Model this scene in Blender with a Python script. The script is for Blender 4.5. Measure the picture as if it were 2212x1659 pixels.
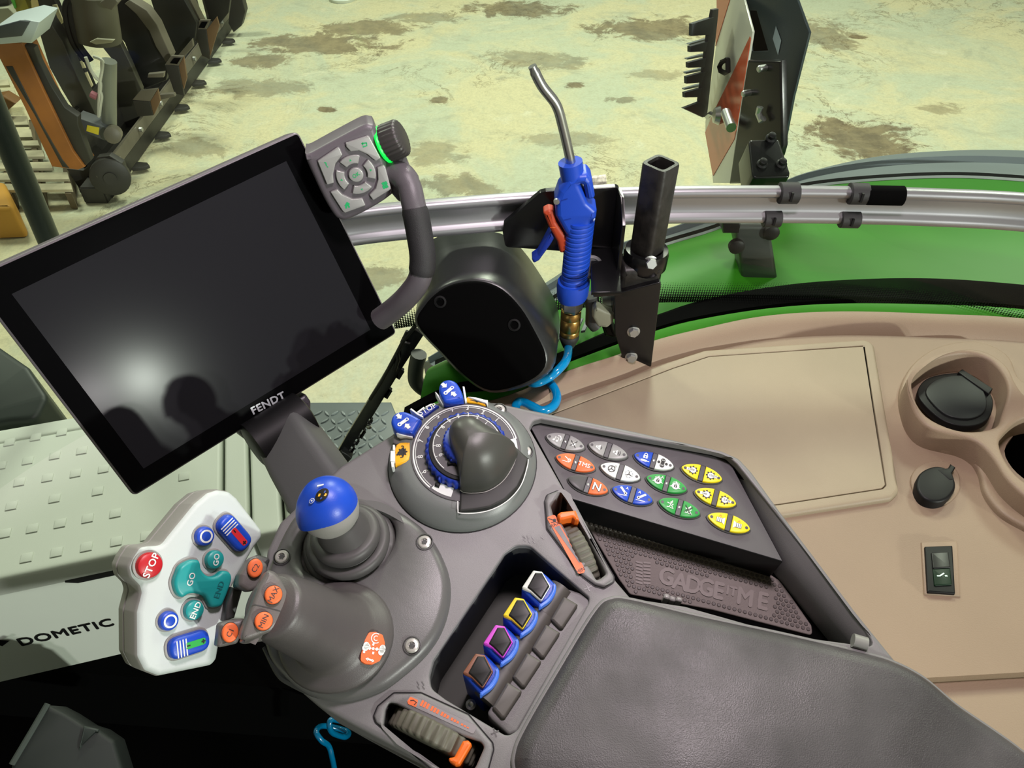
import bpy, bmesh, math, random
from mathutils import Vector as V, Matrix
from mathutils.geometry import tessellate_polygon, delaunay_2d_cdt
for o in list(bpy.data.objects): bpy.data.objects.remove(o)
random.seed(7)
S = bpy.context.scene; COL = S.collection; PI = math.pi
# ------------------------------------------------------------------ camera, world, lamps, exposure
IW, IH, F = 2212, 1659, 1660.0
PITCH = math.radians(43.5); CAM = V((0, 0, 2.70))
FWD = V((0, math.cos(PITCH), -math.sin(PITCH))); UPV = V((0, math.sin(PITCH), math.cos(PITCH))); RT = V((1, 0, 0)); BK = -FWD
cam = bpy.data.objects.new('camera', bpy.data.cameras.new('camera')); COL.objects.link(cam)
cam.location = CAM; cam.rotation_euler = (PI/2-PITCH, 0, 0)
cam.data.sensor_width = 36; cam.data.lens = 36*F/IW; cam.data.clip_start = .02; cam.data.clip_end = 200
S.camera = cam
S.view_settings.view_transform = 'Standard'; S.view_settings.look = 'None'; S.view_settings.exposure = 0.0
S.view_settings.gamma = 1; S.view_settings.use_curve_mapping = False
w = bpy.data.worlds.new('barn_air'); S.world = w; w.use_nodes = True
w.node_tree.nodes['Background'].inputs[0].default_value = (.78, .85, .70, 1); w.node_tree.nodes['Background'].inputs[1].default_value = .19
def area(name, loc, target, size, power, col, sy=None):
    l = bpy.data.lights.new(name, 'AREA'); l.energy = power; l.color = col; l.size = size
    l.shape = 'RECTANGLE' if sy else 'DISK'
    if sy: l.size_y = sy
    o = bpy.data.objects.new(name, l); COL.objects.link(o); o.location = loc
    o.rotation_euler = (V(target)-V(loc)).to_track_quat('-Z', 'Y').to_euler(); return o
GREENISH = (.93, 1.0, .80)
LAMP1 = (9.03, -8.28, 4.34); LAMP2 = (8.47, -8.80, 4.45)
area('barn_lamp_ahead', (1.0, 8.0, 7.5), (0, 3.5, 0), 1.6, 440, GREENISH)
area('barn_lamp_ahead_right', (5.5, 6.0, 7.5), (2, 3, 0), 1.6, 270, GREENISH)
area('barn_lamp_ahead_left', (-5.0, 7.0, 7.5), (-2, 4, 0), 1.6, 280, GREENISH)
area('barn_lamp_rear_right', LAMP1, (0, .4, 2), .34, 900, (.92, 1.0, .88))
area('barn_lamp_rear', LAMP2, (0, .4, 2), .28, 300, (1.0, .95, .95))
area('cab_dome_lamp', (.16, .40, 3.10), (.12, .42, 2.2), .16, 7.5, (1.0, .85, .91))
# ------------------------------------------------------------------ rays and frames
def rdir(px, py): return FWD + RT*((px-IW/2)/F) + UPV*((IH/2-py)/F)
def dep(px, py, d): return CAM + rdir(px, py)*d
def camv(x, y, z): return (RT*x + UPV*y + BK*z).normalized()
class Frame:
    def __init__(s, o, n, ex=(1, 0, 0)):
        s.o = V(o); s.n = V(n).normalized(); ex = V(ex); s.ex = (ex - s.n*ex.dot(s.n)).normalized(); s.ey = s.n.cross(s.ex)
    def hit(s, px, py, h=0):
        d = rdir(px, py); t = (h - (CAM-s.o).dot(s.n))/d.dot(s.n); return CAM + d*t
    def px(s, px, py, h=0):
        p = s.hit(px, py, h)-s.o; return (p.dot(s.ex), p.dot(s.ey))
    def pl(s, pts, h=0): return [s.px(x, y, h) for x, y in pts]
    def pt(s, u, v, h=0): return s.o + s.ex*u + s.ey*v + s.n*h
def Z(ox, oy, k): return lambda pts: [(ox+x/k, oy+y/k) for x, y in pts]
def vy(y): return Frame((0, y, 0), (0, -1, 0))
def hz(z): return Frame((0, 0, z), (0, 0, 1))
# ------------------------------------------------------------------ 2D helpers
def area2(p): return sum(p[i][0]*p[(i+1) % len(p)][1]-p[(i+1) % len(p)][0]*p[i][1] for i in range(len(p)))/2
def ccw(p): return list(p) if area2(p) > 0 else list(reversed(p))
def rnd(p, r, seg=5):
    out = []; n = len(p)
    for i in range(n):
        a, b, c = V(p[i-1]), V(p[i]), V(p[(i+1) % n]); u, v = a-b, c-b; lu, lv = u.length, v.length
        if lu < 1e-9 or lv < 1e-9: continue
        u /= lu; v /= lv; ang = math.acos(max(-1, min(1, u.dot(v))))
        rr = r[i] if isinstance(r, (list, tuple)) else r
        if ang > PI-.05 or rr <= 0: out.append(tuple(b)); continue
        t = min(rr/math.tan(ang/2), lu*.48, lv*.48); A, B = b+u*t, b+v*t
        for k in range(seg+1):
            q = k/seg; out.append(tuple(A*(1-q)**2 + b*2*q*(1-q) + B*q*q))
    return out
def cat(p, n=6, closed=True):
    out = []; m = len(p)
    P = [V(q) for q in p]
    rng = range(m) if closed else range(m-1)
    for i in rng:
        if closed: a, b, c, d = P[i-1], P[i], P[(i+1) % m], P[(i+2) % m]
        else: a, b, c, d = P[max(i-1, 0)], P[i], P[i+1], P[min(i+2, m-1)]
        for k in range(n):
            t = k/n; out.append(.5*((2*b)+(c-a)*t+(2*a-5*b+4*c-d)*t*t+(3*b-a-3*c+d)*t**3))
    if not closed: out.append(P[-1])
    return [q if len(q) == 3 else tuple(q) for q in out]
def inset(p, d):
    n = len(p); out = []
    for i in range(n):
        a, b, c = V(p[i-1]), V(p[i]), V(p[(i+1) % n]); u = b-a; v = c-b
        if u.length < 1e-9: u = v
        if v.length < 1e-9: v = u
        u = u.normalized(); v = v.normalized(); n1 = V((-u.y, u.x)); n2 = V((-v.y, v.x)); m = n1+n2
        if m.length < 1e-6: m = n1
        m.normalize(); out.append(tuple(b + m*(d/max(.35, m.dot(n1)))))
    return out
def circ(u, v, r, n=32, ry=None, a0=0): return [(u+r*math.cos(a0+2*PI*k/n), v+(ry or r)*math.sin(a0+2*PI*k/n)) for k in range(n)]
def rect(u, v, w, h, a=0):
    c, s = math.cos(a), math.sin(a); return [(u+x*c-y*s, v+x*s+y*c) for x, y in ((-w/2, -h/2), (w/2, -h/2), (w/2, h/2), (-w/2, h/2))]
def resample(p, n):
    p = [V(q) for q in p]; L = [0]
    for a, b in zip(p, p[1:]): L.append(L[-1]+(b-a).length)
    out = []; j = 0
    for k in range(n):
        t = L[-1]*k/(n-1)
        while j < len(L)-2 and L[j+1] < t: j += 1
        out.append(p[j].lerp(p[j+1], (t-L[j])/max(1e-9, L[j+1]-L[j])))
    return out
# ------------------------------------------------------------------ mesh builder
TXT = {}
def text2d(s, bold=.0):
    if (s, bold) in TXT: return TXT[s, bold]
    c = bpy.data.curves.new('t', 'FONT'); c.body = s; c.size = 1; c.align_x = 'CENTER'; c.align_y = 'CENTER'; c.resolution_u = 3; c.space_character = 1+2.5*bold
    o = bpy.data.objects.new('t', c); COL.objects.link(o); dg = bpy.context.evaluated_depsgraph_get()
    m = bpy.data.meshes.new_from_object(o.evaluated_get(dg)); r = ([(v.co.x, v.co.y) for v in m.vertices], [tuple(f.vertices) for f in m.polygons])
    bpy.data.objects.remove(o); bpy.data.meshes.remove(m); bpy.data.curves.remove(c); TXT[s, bold] = r; return r
def pin(p, polys):
    c = False
    for poly in polys:
        n = len(poly)
        for i in range(n):
            (x1, y1), (x2, y2) = poly[i], poly[i-1]
            if (y1 > p[1]) != (y2 > p[1]) and p[0] < (x2-x1)*(p[1]-y1)/(y2-y1)+x1: c = not c
    return c
def fill(loops):
    vs = []; es = []
    for L in loops:
        b = len(vs); vs += [V(q) for q in L]; es += [(b+i, b+(i+1) % len(L)) for i in range(len(L))]
    r = delaunay_2d_cdt(vs, es, [], 0, 1e-7); out = []
    for f in r[2]:
        c = sum((r[0][i] for i in f), V((0, 0)))/len(f)
        if pin(c, loops): out.append(tuple(f))
    return [tuple(v) for v in r[0]], out
class MB:
    def __init__(s): s.v = []; s.f = []; s.m = []
    def add(s, vs, fs, mi=0):
        b = len(s.v); s.v += [V(p) for p in vs]; s.f += [tuple(b+i for i in f) for f in fs]; s.m += [mi]*len(fs); return s
    def rings(s, R, mi=0, closed=True, cap0=True, cap1=True):
        n = len(R[0]); b = len(s.v); s.v += [V(p) for r in R for p in r]
        for i in range(len(R)-1):
            for j in range(n if closed else n-1):
                a = b+i*n+j; c = b+i*n+(j+1) % n; s.f.append((a, c, c+n, a+n)); s.m.append(mi)
        if closed and cap0: s.f.append(tuple(b+j for j in reversed(range(n)))); s.m.append(mi)
        if closed and cap1: s.f.append(tuple(b+(len(R)-1)*n+j for j in range(n))); s.m.append(mi)
        return s
    def prism(s, fr, pts, h0, h1, b=0, holes=(), mi=0, mt=None, seg=3, bottom=True, bh=None):
        bo = b; bh = b if bh is None else bh
        mt = mi if mt is None else mt; pts = ccw(pts); loops = [pts]+[list(reversed(ccw(h))) for h in holes]; tops = []; bots = []
        for li_, L in enumerate(loops):
            b = bo if li_ == 0 else bh
            R = [(L, h0), (L, h1-b)]
            if b > 0:
                for k in range(1, seg+1):
                    a = k/seg*PI/2; R.append((inset(L, b*(1-math.cos(a))), h1-b+b*math.sin(a)))
            s.rings([[fr.pt(u, v, h) for u, v in P] for P, h in R], mi, cap0=False, cap1=False); tops.append(R[-1][0]); bots.append(L)
        for L2, h, up, m_ in ((tops, h1, 1, mt), (bots, h0, 0, mi)):
            if not up and not bottom: continue
            if len(L2) > 1: flat, tri = fill(L2)
            else: flat = [q for L in L2 for q in L]; tri = tessellate_polygon([[V((q[0], q[1], 0)) for q in L] for L in L2])
            s.add([fr.pt(u, v, h) for u, v in flat], [t if up else tuple(reversed(t)) for t in tri], m_)
        return s
    def flat(s, fr, pts, h, mi=0, holes=()):
        L2 = [ccw(pts)]+[ccw(x) for x in holes]
        tri = tessellate_polygon([[V((q[0], q[1], 0)) for q in L] for L in L2]); flat = [q for L in L2 for q in L]
        return s.add([fr.pt(u, v, h) for u, v in flat], tri, mi)
    def line(s, fr, pts, wd, h, mi=0, closed=False, t=.0):
        P = [V(p) for p in pts]; n = len(P); A = []; B = []
        for i in range(n):
            if closed: a, c = P[i-1], P[(i+1) % n]
            else: a, c = P[max(0, i-1)], P[min(n-1, i+1)]
            d = (c-a).normalized(); m = V((-d.y, d.x))*wd/2; A.append(fr.pt(*(P[i]+m), h)); B.append(fr.pt(*(P[i]-m), h))
        fs = [(i, (i+1) % n, n+(i+1) % n, n+i) for i in range(n if closed else n-1)]
        return s.add(A+B, fs, mi)
    def text(s, fr, txt, u, v, size, h, ang=0, mi=0, bold=.0, sx=1, shear=0):
        vs, fs = text2d(txt, bold); c, n = math.cos(ang), math.sin(ang)
        vs = [((x*sx+shear*y)*size, y*size) for x, y in vs]; e = bold*size*1.1
        for k_, (ox, oy) in enumerate([(0, 0)] if not bold else [(0, 0), (e, 0), (-e, 0), (0, e), (0, -e)]): s.add([fr.pt(u+(x+ox)*c-(y+oy)*n, v+(x+ox)*n+(y+oy)*c, h+k_*2.5e-5) for x, y in vs], fs, mi)
        return s
    def tube(s, pts, r, seg=12, mi=0, sy=1.0, up=None, caps=True):
        P = [V(p) for p in pts]; n = len(P); R = []; ref = V(up) if up else None
        for i in range(n):
            t = (P[min(i+1, n-1)]-P[max(i-1, 0)]).normalized()
            if ref is None: ref = t.orthogonal()
            x = (ref - t*ref.dot(t)).normalized(); y = t.cross(x); ref = x; rr = r[i] if isinstance(r, (list, tuple)) else r
            R.append([P[i]+x*rr*math.cos(2*PI*k/seg)+y*rr*sy*math.sin(2*PI*k/seg) for k in range(seg)])
        return s.rings(R, mi, cap0=caps, cap1=caps)
    def lathe(s, o, ax, prof, seg=32, mi=0, rib=0, nrib=0, cap0=True, cap1=True):
        o = V(o); ax = V(ax).normalized(); x = ax.orthogonal().normalized(); y = ax.cross(x); R = []
        for r, h in prof:
            ring = []
            for k in range(seg):
                a = 2*PI*k/seg; rr = r*(1+(rib*math.cos(nrib*a) if rib else 0)); ring.append(o+ax*h+x*rr*math.cos(a)+y*rr*math.sin(a))
            R.append(ring)
        return s.rings(R, mi, cap0=cap0, cap1=cap1)
    def box(s, c, ex, ey, ez, mi=0):
        c = V(c); ex, ey, ez = V(ex), V(ey), V(ez)
        return s.add([c+ex*a/2+ey*b/2+ez*d/2 for a in (-1, 1) for b in (-1, 1) for d in (-1, 1)],
                     [(0, 1, 3, 2), (4, 6, 7, 5), (0, 4, 5, 1), (2, 3, 7, 6), (0, 2, 6, 4), (1, 5, 7, 3)], mi)
    def build(s, name, mats, parent=None, smooth=38, bevel=0, loc=None, kind=None):
        if not isinstance(mats, (list, tuple)): mats = [mats]
        root = parent
        while root is not None and root.parent is not None: root = root.parent
        off = V(root.location) if root is not None else (V(loc) if loc is not None else sum(s.v, V((0, 0, 0)))/max(1, len(s.v)))
        me = bpy.data.meshes.new(name); me.from_pydata([p-off for p in s.v], [], s.f)
        for m in mats: me.materials.append(m)
        me.polygons.foreach_set('material_index', s.m)
        bm = bmesh.new(); bm.from_mesh(me); bmesh.ops.remove_doubles(bm, verts=bm.verts, dist=2e-6); bmesh.ops.recalc_face_normals(bm, faces=bm.faces)
        if bevel:
            es = [e for e in bm.edges if len(e.link_faces) == 2 and e.calc_face_angle(0) > .7]
            bmesh.ops.bevel(bm, geom=es, offset=bevel, segments=2, affect='EDGES', clamp_overlap=True)
        bm.to_mesh(me); bm.free()
        if smooth:
            me.polygons.foreach_set('use_smooth', [True]*len(me.polygons)); me.set_sharp_from_angle(angle=math.radians(smooth))
        o = bpy.data.objects.new(name, me); COL.objects.link(o)
        if parent is not None: o.parent = parent
        else: o.location = off
        if kind: o['kind'] = kind
        return o
def thing(name, label, cat_, loc, group=None):
    o = bpy.data.objects.new(name, None); COL.objects.link(o); o.location = loc; o.empty_display_size = .03
    o['label'] = label; o['category'] = cat_
    if group: o['group'] = group
    return o
def tag(o, label=None, cat_=None, group=None, kind=None):
    if label: o['label'] = label
    if cat_: o['category'] = cat_
    if group: o['group'] = group
    if kind: o['kind'] = kind
    return o
# ------------------------------------------------------------------ materials
def lin(c): return tuple((x/255/12.92 if x/255 <= .04045 else ((x/255+.055)/1.055)**2.4) for x in c)+(1,)
def mat(name, rgb, rough=.5, metal=0, bump=0, bscale=300, var=0, vscale=8, spec=.5, emit=0, coat=0, rvar=0):
    m = bpy.data.materials.new(name); m.use_nodes = True; nt = m.node_tree; b = nt.nodes['Principled BSDF']; c = lin(rgb)
    b.inputs['Base Color'].default_value = c; b.inputs['Roughness'].default_value = rough; b.inputs['Metallic'].default_value = metal
    b.inputs['Specular IOR Level'].default_value = spec; b.inputs['Coat Weight'].default_value = coat; b.inputs['Coat Roughness'].default_value = .05
    if emit: b.inputs['Emission Color'].default_value = c; b.inputs['Emission Strength'].default_value = emit
    if bump or var or rvar:
        tc = nt.nodes.new('ShaderNodeTexCoord')
        def noise(sc, det=4):
            n = nt.nodes.new('ShaderNodeTexNoise'); n.inputs['Scale'].default_value = sc; n.inputs['Detail'].default_value = det; nt.links.new(tc.outputs['Object'], n.inputs['Vector']); return n
        if bump:
            n = noise(bscale, 3); bp = nt.nodes.new('ShaderNodeBump'); bp.inputs['Strength'].default_value = bump; bp.inputs['Distance'].default_value = .001
            nt.links.new(n.outputs['Fac'], bp.inputs['Height']); nt.links.new(bp.outputs['Normal'], b.inputs['Normal'])
        if var:
            n = noise(vscale, 6); mx = nt.nodes.new('ShaderNodeMix'); mx.data_type = 'RGBA'
            mx.inputs['A'].default_value = tuple(min(1, x*(1+var)) for x in c[:3])+(1,); mx.inputs['B'].default_value = tuple(x*(1-var) for x in c[:3])+(1,)
            rp = nt.nodes.new('ShaderNodeMapRange'); rp.inputs['From Min'].default_value = .35; rp.inputs['From Max'].default_value = .65
            nt.links.new(n.outputs['Fac'], rp.inputs['Value']); nt.links.new(rp.outputs['Result'], mx.inputs['Factor']); nt.links.new(mx.outputs['Result'], b.inputs['Base Color'])
        if rvar:
            n = noise(vscale*1.7, 5); rp = nt.nodes.new('ShaderNodeMapRange'); rp.inputs['From Min'].default_value = .3; rp.inputs['From Max'].default_value = .7
            rp.inputs['To Min'].default_value = max(.02, rough-rvar); rp.inputs['To Max'].default_value = min(1, rough+rvar)
            nt.links.new(n.outputs['Fac'], rp.inputs['Value']); nt.links.new(rp.outputs['Result'], b.inputs['Roughness'])
    return m
M = {}
M['deck'] = mat('console plastic', (118, 116, 117), .46, bump=.12, bscale=1500, var=.04, vscale=15)
M['cover'] = mat('cover plastic', (94, 93, 93), .36, bump=.1, bscale=1600)
M['dark'] = mat('dark plastic', (62, 62, 62), .45, bump=.1, bscale=1500)
M['panel'] = mat('keypad plastic', (84, 81, 84), .5, bump=.08, bscale=1500)
M['black'] = mat('black plastic', (18, 18, 19), .5, spec=.25)
M['bgloss'] = mat('gloss black paint', (16, 16, 17), .25, bump=.1, bscale=90)
M['blackm'] = mat('matt black', (3, 3, 3), .9, spec=.06)
M['screw'] = mat('screw steel', (205, 203, 198), .3, metal=.55)
M['white'] = mat('white print', (225, 228, 225), .5)
M['ink'] = mat('black print', (15, 15, 15), .5)
M['blue'] = mat('blue plastic', (26, 72, 190), .38, bump=.06, bscale=900)
M['bluedk'] = mat('deep blue plastic', (22, 50, 150), .4)
M['teal'] = mat('teal rubber', (30, 150, 150), .4)
M['red'] = mat('red rubber', (190, 30, 40), .4)
M['orange'] = mat('orange plastic', (240, 110, 30), .42)
M['orlabel'] = mat('orange label', (238, 110, 55), .5)
M['yellow'] = mat('yellow plastic', (240, 215, 20), .45)
M['amber'] = mat('amber plastic', (235, 170, 15), .45)
M['green'] = mat('green plastic', (40, 150, 65), .45)
M['lgrey'] = mat('light grey plastic', (196, 204, 202), .5, bump=.1, bscale=1500)
M['mgrey'] = mat('mid grey plastic', (150, 148, 144), .5, bump=.08, bscale=1500)
M['silver'] = mat('silver plastic', (160, 160, 158), .35, metal=.3)
M['steel'] = mat('steel', (185, 185, 182), .3, metal=1)
M['zinc'] = mat('zinc bolt', (190, 192, 190), .38, metal=.9)
M['alu'] = mat('brushed aluminium', (168, 168, 172), .38, metal=.8)
M['brass'] = mat('brass', (190, 155, 90), .3, metal=1)
M['leather'] = mat('worn black leather', (74, 71, 73), .42, bump=.35, bscale=1100, var=.30, vscale=13, rvar=.16)
M['beige'] = mat('beige cab plastic', (148, 128, 107), .55, bump=.25, bscale=700, var=.05, vscale=5)
M['beige2'] = mat('beige lid plastic', (158, 144, 121), .55, bump=.2, bscale=700, var=.05, vscale=5)
M['fend'] = mat('green tractor paint', (56, 136, 27), .45, coat=0, var=.03, vscale=3, spec=.25)
M['fgrey'] = mat('grey rubber fender', (118, 128, 132), .5)
M['mat'] = mat('rubber mat', (122, 113, 109), .6, bump=.2, bscale=900, var=.06, vscale=20)
M['hose'] = mat('cyan hose', (0, 140, 200), .15, coat=.6)
M['rubber'] = mat('black rubber', (38, 38, 38), .6, bump=.1, bscale=700)
M['fridge'] = mat('cool box plastic', (204, 210, 199), .5, bump=.08, bscale=900, var=.02, vscale=6)
M['olive'] = mat('ribbed grey rubber', (96, 94, 82), .55)
M['rocker'] = mat('rocker grey', (88, 84, 80), .5)
M['lens'] = mat('dark pad', (28, 28, 28), .35, spec=.3)
# ------------------------------------------------------------------ barn floor with its stains
FL = hz(0)
def concrete():
    m = bpy.data.materials.new('stained concrete'); m.use_nodes = True; nt = m.node_tree; N = nt.nodes; Lk = nt.links; b = N['Principled BSDF']
    b.inputs['Roughness'].default_value = .62
    g = N.new('ShaderNodeNewGeometry'); P = g.outputs['Position']
    def noise(sc, det=6, ro=.6, dist=0):
        n = N.new('ShaderNodeTexNoise'); n.inputs['Scale'].default_value = sc; n.inputs['Detail'].default_value = det; n.inputs['Roughness'].default_value = ro
        n.inputs['Distortion'].default_value = dist; Lk.new(P, n.inputs['Vector']); return n.outputs['Fac']
    def ramp(x, a, c, lo=0, hi=1):
        r = N.new('ShaderNodeMapRange'); r.interpolation_type = 'SMOOTHSTEP'
        for k, v_ in (('From Min', a), ('From Max', c), ('To Min', lo), ('To Max', hi)): r.inputs[k].default_value = v_
        Lk.new(x, r.inputs['Value']); return r.outputs['Result']
    def mix(fac, A, B):
        x = N.new('ShaderNodeMix'); x.data_type = 'RGBA'
        for k, v_ in (('A', A), ('B', B)):
            if isinstance(v_, tuple): x.inputs[k].default_value = v_
            else: Lk.new(v_, x.inputs[k])
        Lk.new(fac, x.inputs['Factor']); return x.outputs['Result']
    def mth(op, a, c):
        x = N.new('ShaderNodeMath'); x.operation = op
        for i, v_ in enumerate((a, c)):
            if isinstance(v_, (int, float)): x.inputs[i].default_value = v_
            else: Lk.new(v_, x.inputs[i])
        return x.outputs[0]
    col = mix(ramp(noise(.9, 7, .65, .8), .40, .60), lin((216, 207, 168)), lin((196, 201, 176)))
    col = mix(ramp(noise(1.7, 8, .7, 1.2), .52, .75, 0, .8), col, lin((168, 170, 150)))
    col = mix(ramp(noise(2.6, 7, .65, .8), .56, .72, 0, .75), col, lin((222, 218, 190)))
    col = mix(ramp(noise(5.5, 8, .75, .5), .6, .78, 0, .7), col, lin((128, 118, 84)))
    col = mix(ramp(noise(30, 4, .6), .68, .76, 0, .6), col, lin((120, 112, 88)))
    wob = noise(3.2, 8, .75, .6); wob2 = noise(11, 6, .7)
    # each: pixel of the stain in the photograph, half sizes in metres, strength
    stains = [((1860, 300), .42, .42, .85), ((1790, 75), .30, .45, .6), ((690, 95), .75, .28, .75), ((790, 60), .5, .25, .7), ((560, 130), .35, .2, .7), ((1120, 20), .6, .3, .75),
              ((1400, 62), .65, .35, .75), ((1850, 80), .1, .07, .9), ((1245, 185), .10, .07, .85), ((705, 237), .09, .06, .9), ((952, 216), .09, .07, .8), ((1345, 215), .14, .07, .6),
              ((980, 400), .3, .16, .6), ((1050, 410), .2, .12, .55), ((940, 330), .25, .2, .45), ((440, 320), .3, .15, .45), ((830, 600), .2, .12, .6), ((1150, 130), .5, .25, .5),
              ((2030, 235), .2, .12, .5), ((560, 190), .5, .2, .5), ((930, 40), .5, .18, .5), ((1420, 160), .3, .15, .4), ((1220, 300), .4, .12, .4)]
    vd = None
    for (p, rx, ry, st) in stains:
        c = FL.hit(*p); sub = N.new('ShaderNodeVectorMath'); sub.operation = 'SUBTRACT'; Lk.new(P, sub.inputs[0]); sub.inputs[1].default_value = c
        mu = N.new('ShaderNodeVectorMath'); mu.operation = 'MULTIPLY'; Lk.new(sub.outputs[0], mu.inputs[0]); mu.inputs[1].default_value = (1/rx, 1/ry, 0)
        ln = N.new('ShaderNodeVectorMath'); ln.operation = 'LENGTH'; Lk.new(mu.outputs[0], ln.inputs[0])
        d = mth('ADD', ln.outputs['Value'], mth('MULTIPLY', mth('SUBTRACT', wob, .5), 3.4)); d = mth('ADD', d, mth('MULTIPLY', mth('SUBTRACT', wob2, .5), 1.0))
        r = ramp(d, .66, 1.04, st, 0); vd = r if vd is None else mth('MAXIMUM', vd, r)
    col = mix(ramp(noise(14, 8, .8, .4), .45, .8, 0, .5), col, lin((150, 148, 120)))
    col = mix(ramp(noise(45, 4, .7), .35, .6, .35, 0), col, lin((176, 172, 142)))
    ln_ = noise(1.3, 9, .72, 1.0); band = mth('MULTIPLY', ramp(ln_, .485, .5), ramp(ln_, .515, .5)); band = mth('MULTIPLY', band, ramp(noise(.55, 3, .5), .48, .62))
    col = mix(mth('MULTIPLY', band, .75), col, lin((104, 88, 60)))
    col = mix(vd, col, mix(ramp(noise(6, 6, .7), .35, .65), lin((84, 64, 42)), lin((128, 110, 80))))
    Lk.new(col, b.inputs['Base Color'])
    bp = N.new('ShaderNodeBump'); bp.inputs['Strength'].default_value = .25; bp.inputs['Distance'].default_value = .01; Lk.new(noise(9, 8, .7), bp.inputs['Height']); Lk.new(bp.outputs['Normal'], b.inputs['Normal'])
    return m
MB().box((0, 5, -.1), (26, 0, 0), (0, 26, 0), (0, 0, .2)).build('floor', concrete(), smooth=0, kind='structure')
# ------------------------------------------------------------------ cab shell: floor, roof lining, sill, window
SILL = hz(2.05); RAIL = hz(2.227)
MB().box((-.35, -.2, 1.27), (2.4, 0, 0), (0, 2.0, 0), (0, 0, .06)).build('floor', M['blackm'], smooth=0, kind='structure')
MB().box((.2, -.15, 3.15), (2.6, 0, 0), (0, 2.3, 0), (0, 0, .06)).build('ceiling', mat('headliner', (150, 145, 138), .9), smooth=0, kind='structure')
sill_in = [(890, 938), (940, 912), (1000, 890), (1100, 862), (1222, 811), (1337, 774), (1410, 745), (1500, 722), (1640, 693), (1800, 683), (2000, 688), (2212, 700), (2600, 750)]
sill_out = [(872, 905), (930, 874), (990, 850), (1090, 838), (1210, 790), (1330, 745), (1415, 715), (1500, 692), (1645, 668), (1800, 656), (2000, 657), (2212, 668), (2600, 712)]
seal_out = [(880, 885), (930, 858), (980, 835), (1085, 815), (1195, 768), (1320, 712), (1425, 678), (1510, 650), (1650, 622), (1800, 606), (2000, 601), (2212, 615), (2600, 655)]
def strip(pa, pb, ha, hb, n=60, fr=SILL):
    A = resample(cat([tuple(fr.hit(x, y, ha)) for x, y in pa], 8, False), n); B = resample(cat([tuple(fr.hit(x, y, hb)) for x, y in pb], 8, False), n); return A, B
A, B = strip(sill_in, sill_out, 0, .004)
dn = V((0, 0, -.03))
o = MB().rings([[a+dn for a in A], A, [a.lerp(b, .3)+V((0, 0, .004)) for a, b in zip(A, B)], [a.lerp(b, .8)+V((0, 0, .004)) for a, b in zip(A, B)], B, [b+dn for b in B]], closed=False).build('trim_1', M['fend'])
tag(o, kind='structure')
A, B = strip(sill_out, seal_out, -.01, -.02)
sealpath = [a.lerp(b, .5) for a, b in zip(A, B)]
o = MB().rings([[a+V((0, 0, -.02)) for a in A], [a+V((0, 0, .006)) for a in A], [a.lerp(b, .5)+V((0, 0, .012)) for a, b in zip(A, B)], B, [b+V((0, 0, -.05)) for b in B]], closed=False).build('trim_2', M['blackm'])
tag(o, kind='structure')
# window pane standing on the seal, bending with the sill
gm = bpy.data.materials.new('cab glass'); gm.use_nodes = True; nt = gm.node_tree; nt.nodes.clear()
out = nt.nodes.new('ShaderNodeOutputMaterial'); mx = nt.nodes.new('ShaderNodeMixShader'); tr = nt.nodes.new('ShaderNodeBsdfTransparent'); gl = nt.nodes.new('ShaderNodeBsdfGlossy'); fr_ = nt.nodes.new('ShaderNodeFresnel')
tr.inputs[0].default_value = (.95, .985, .95, 1); gl.inputs['Roughness'].default_value = .02; fr_.inputs[0].default_value = 1.25
nt.links.new(fr_.outputs[0], mx.inputs[0]); nt.links.new(tr.outputs[0], mx.inputs[1]); nt.links.new(gl.outputs[0], mx.inputs[2]); nt.links.new(mx.outputs[0], out.inputs[0])
win = [(-400, 940), (-150, 800), (100, 690), (400, 590), (700, 520), (1000, 482), (1400, 450), (1600, 445), (1800, 446), (2000, 452), (2212, 468), (2700, 560)]
GP = resample(cat([tuple(V((0, .045, 0))+RAIL.hit(x, y)) for x, y in win], 8, False), 80)
tilt = V((0, .03, 0))
o = MB().rings([[V((p.x, p.y+.02, 2.035)) for p in GP], GP, [V((p.x, p.y-.05, 3.12)) for p in GP]], closed=False).build('window_1', gm)
tag(o, kind='structure')
# dotted ceramic edge of the pane
fm = bpy.data.materials.new('dotted glass edge'); fm.use_nodes = True; nt = fm.node_tree; bs = nt.nodes['Principled BSDF']; bs.inputs['Base Color'].default_value = (.006, .006, .006, 1)
uv = nt.nodes.new('ShaderNodeUVMap'); sc = nt.nodes.new('ShaderNodeVectorMath'); sc.operation = 'FRACTION'; nt.links.new(uv.outputs[0], sc.inputs[0])
sb = nt.nodes.new('ShaderNodeVectorMath'); sb.operation = 'DISTANCE'; nt.links.new(sc.outputs[0], sb.inputs[0]); sb.inputs[1].default_value = (.5, .5, 0)
sp = nt.nodes.new('ShaderNodeSeparateXYZ'); nt.links.new(uv.outputs[0], sp.inputs[0]); mr = nt.nodes.new('ShaderNodeMapRange')
for k, v_ in (('From Min', 0), ('From Max', 12), ('To Min', .12), ('To Max', .62)): mr.inputs[k].default_value = v_
nt.links.new(sp.outputs[1], mr.inputs['Value']); lt = nt.nodes.new('ShaderNodeMath'); lt.operation = 'GREATER_THAN'
nt.links.new(sb.outputs['Value'], lt.inputs[0]); nt.links.new(mr.outputs['Result'], lt.inputs[1]); nt.links.new(lt.outputs[0], bs.inputs['Alpha'])
n = len(GP); L = [0]
for a, b in zip(GP, GP[1:]): L.append(L[-1]+(b-a).length)
GP = [p for p in GP if p.x > -.16]; n = len(GP); L = L[80-n:]
lo = [V((p.x, p.y+.0185, 2.036)) for p in GP]; hi = [V((p.x, p.y+.0125, 2.075)) for p in GP]
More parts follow.
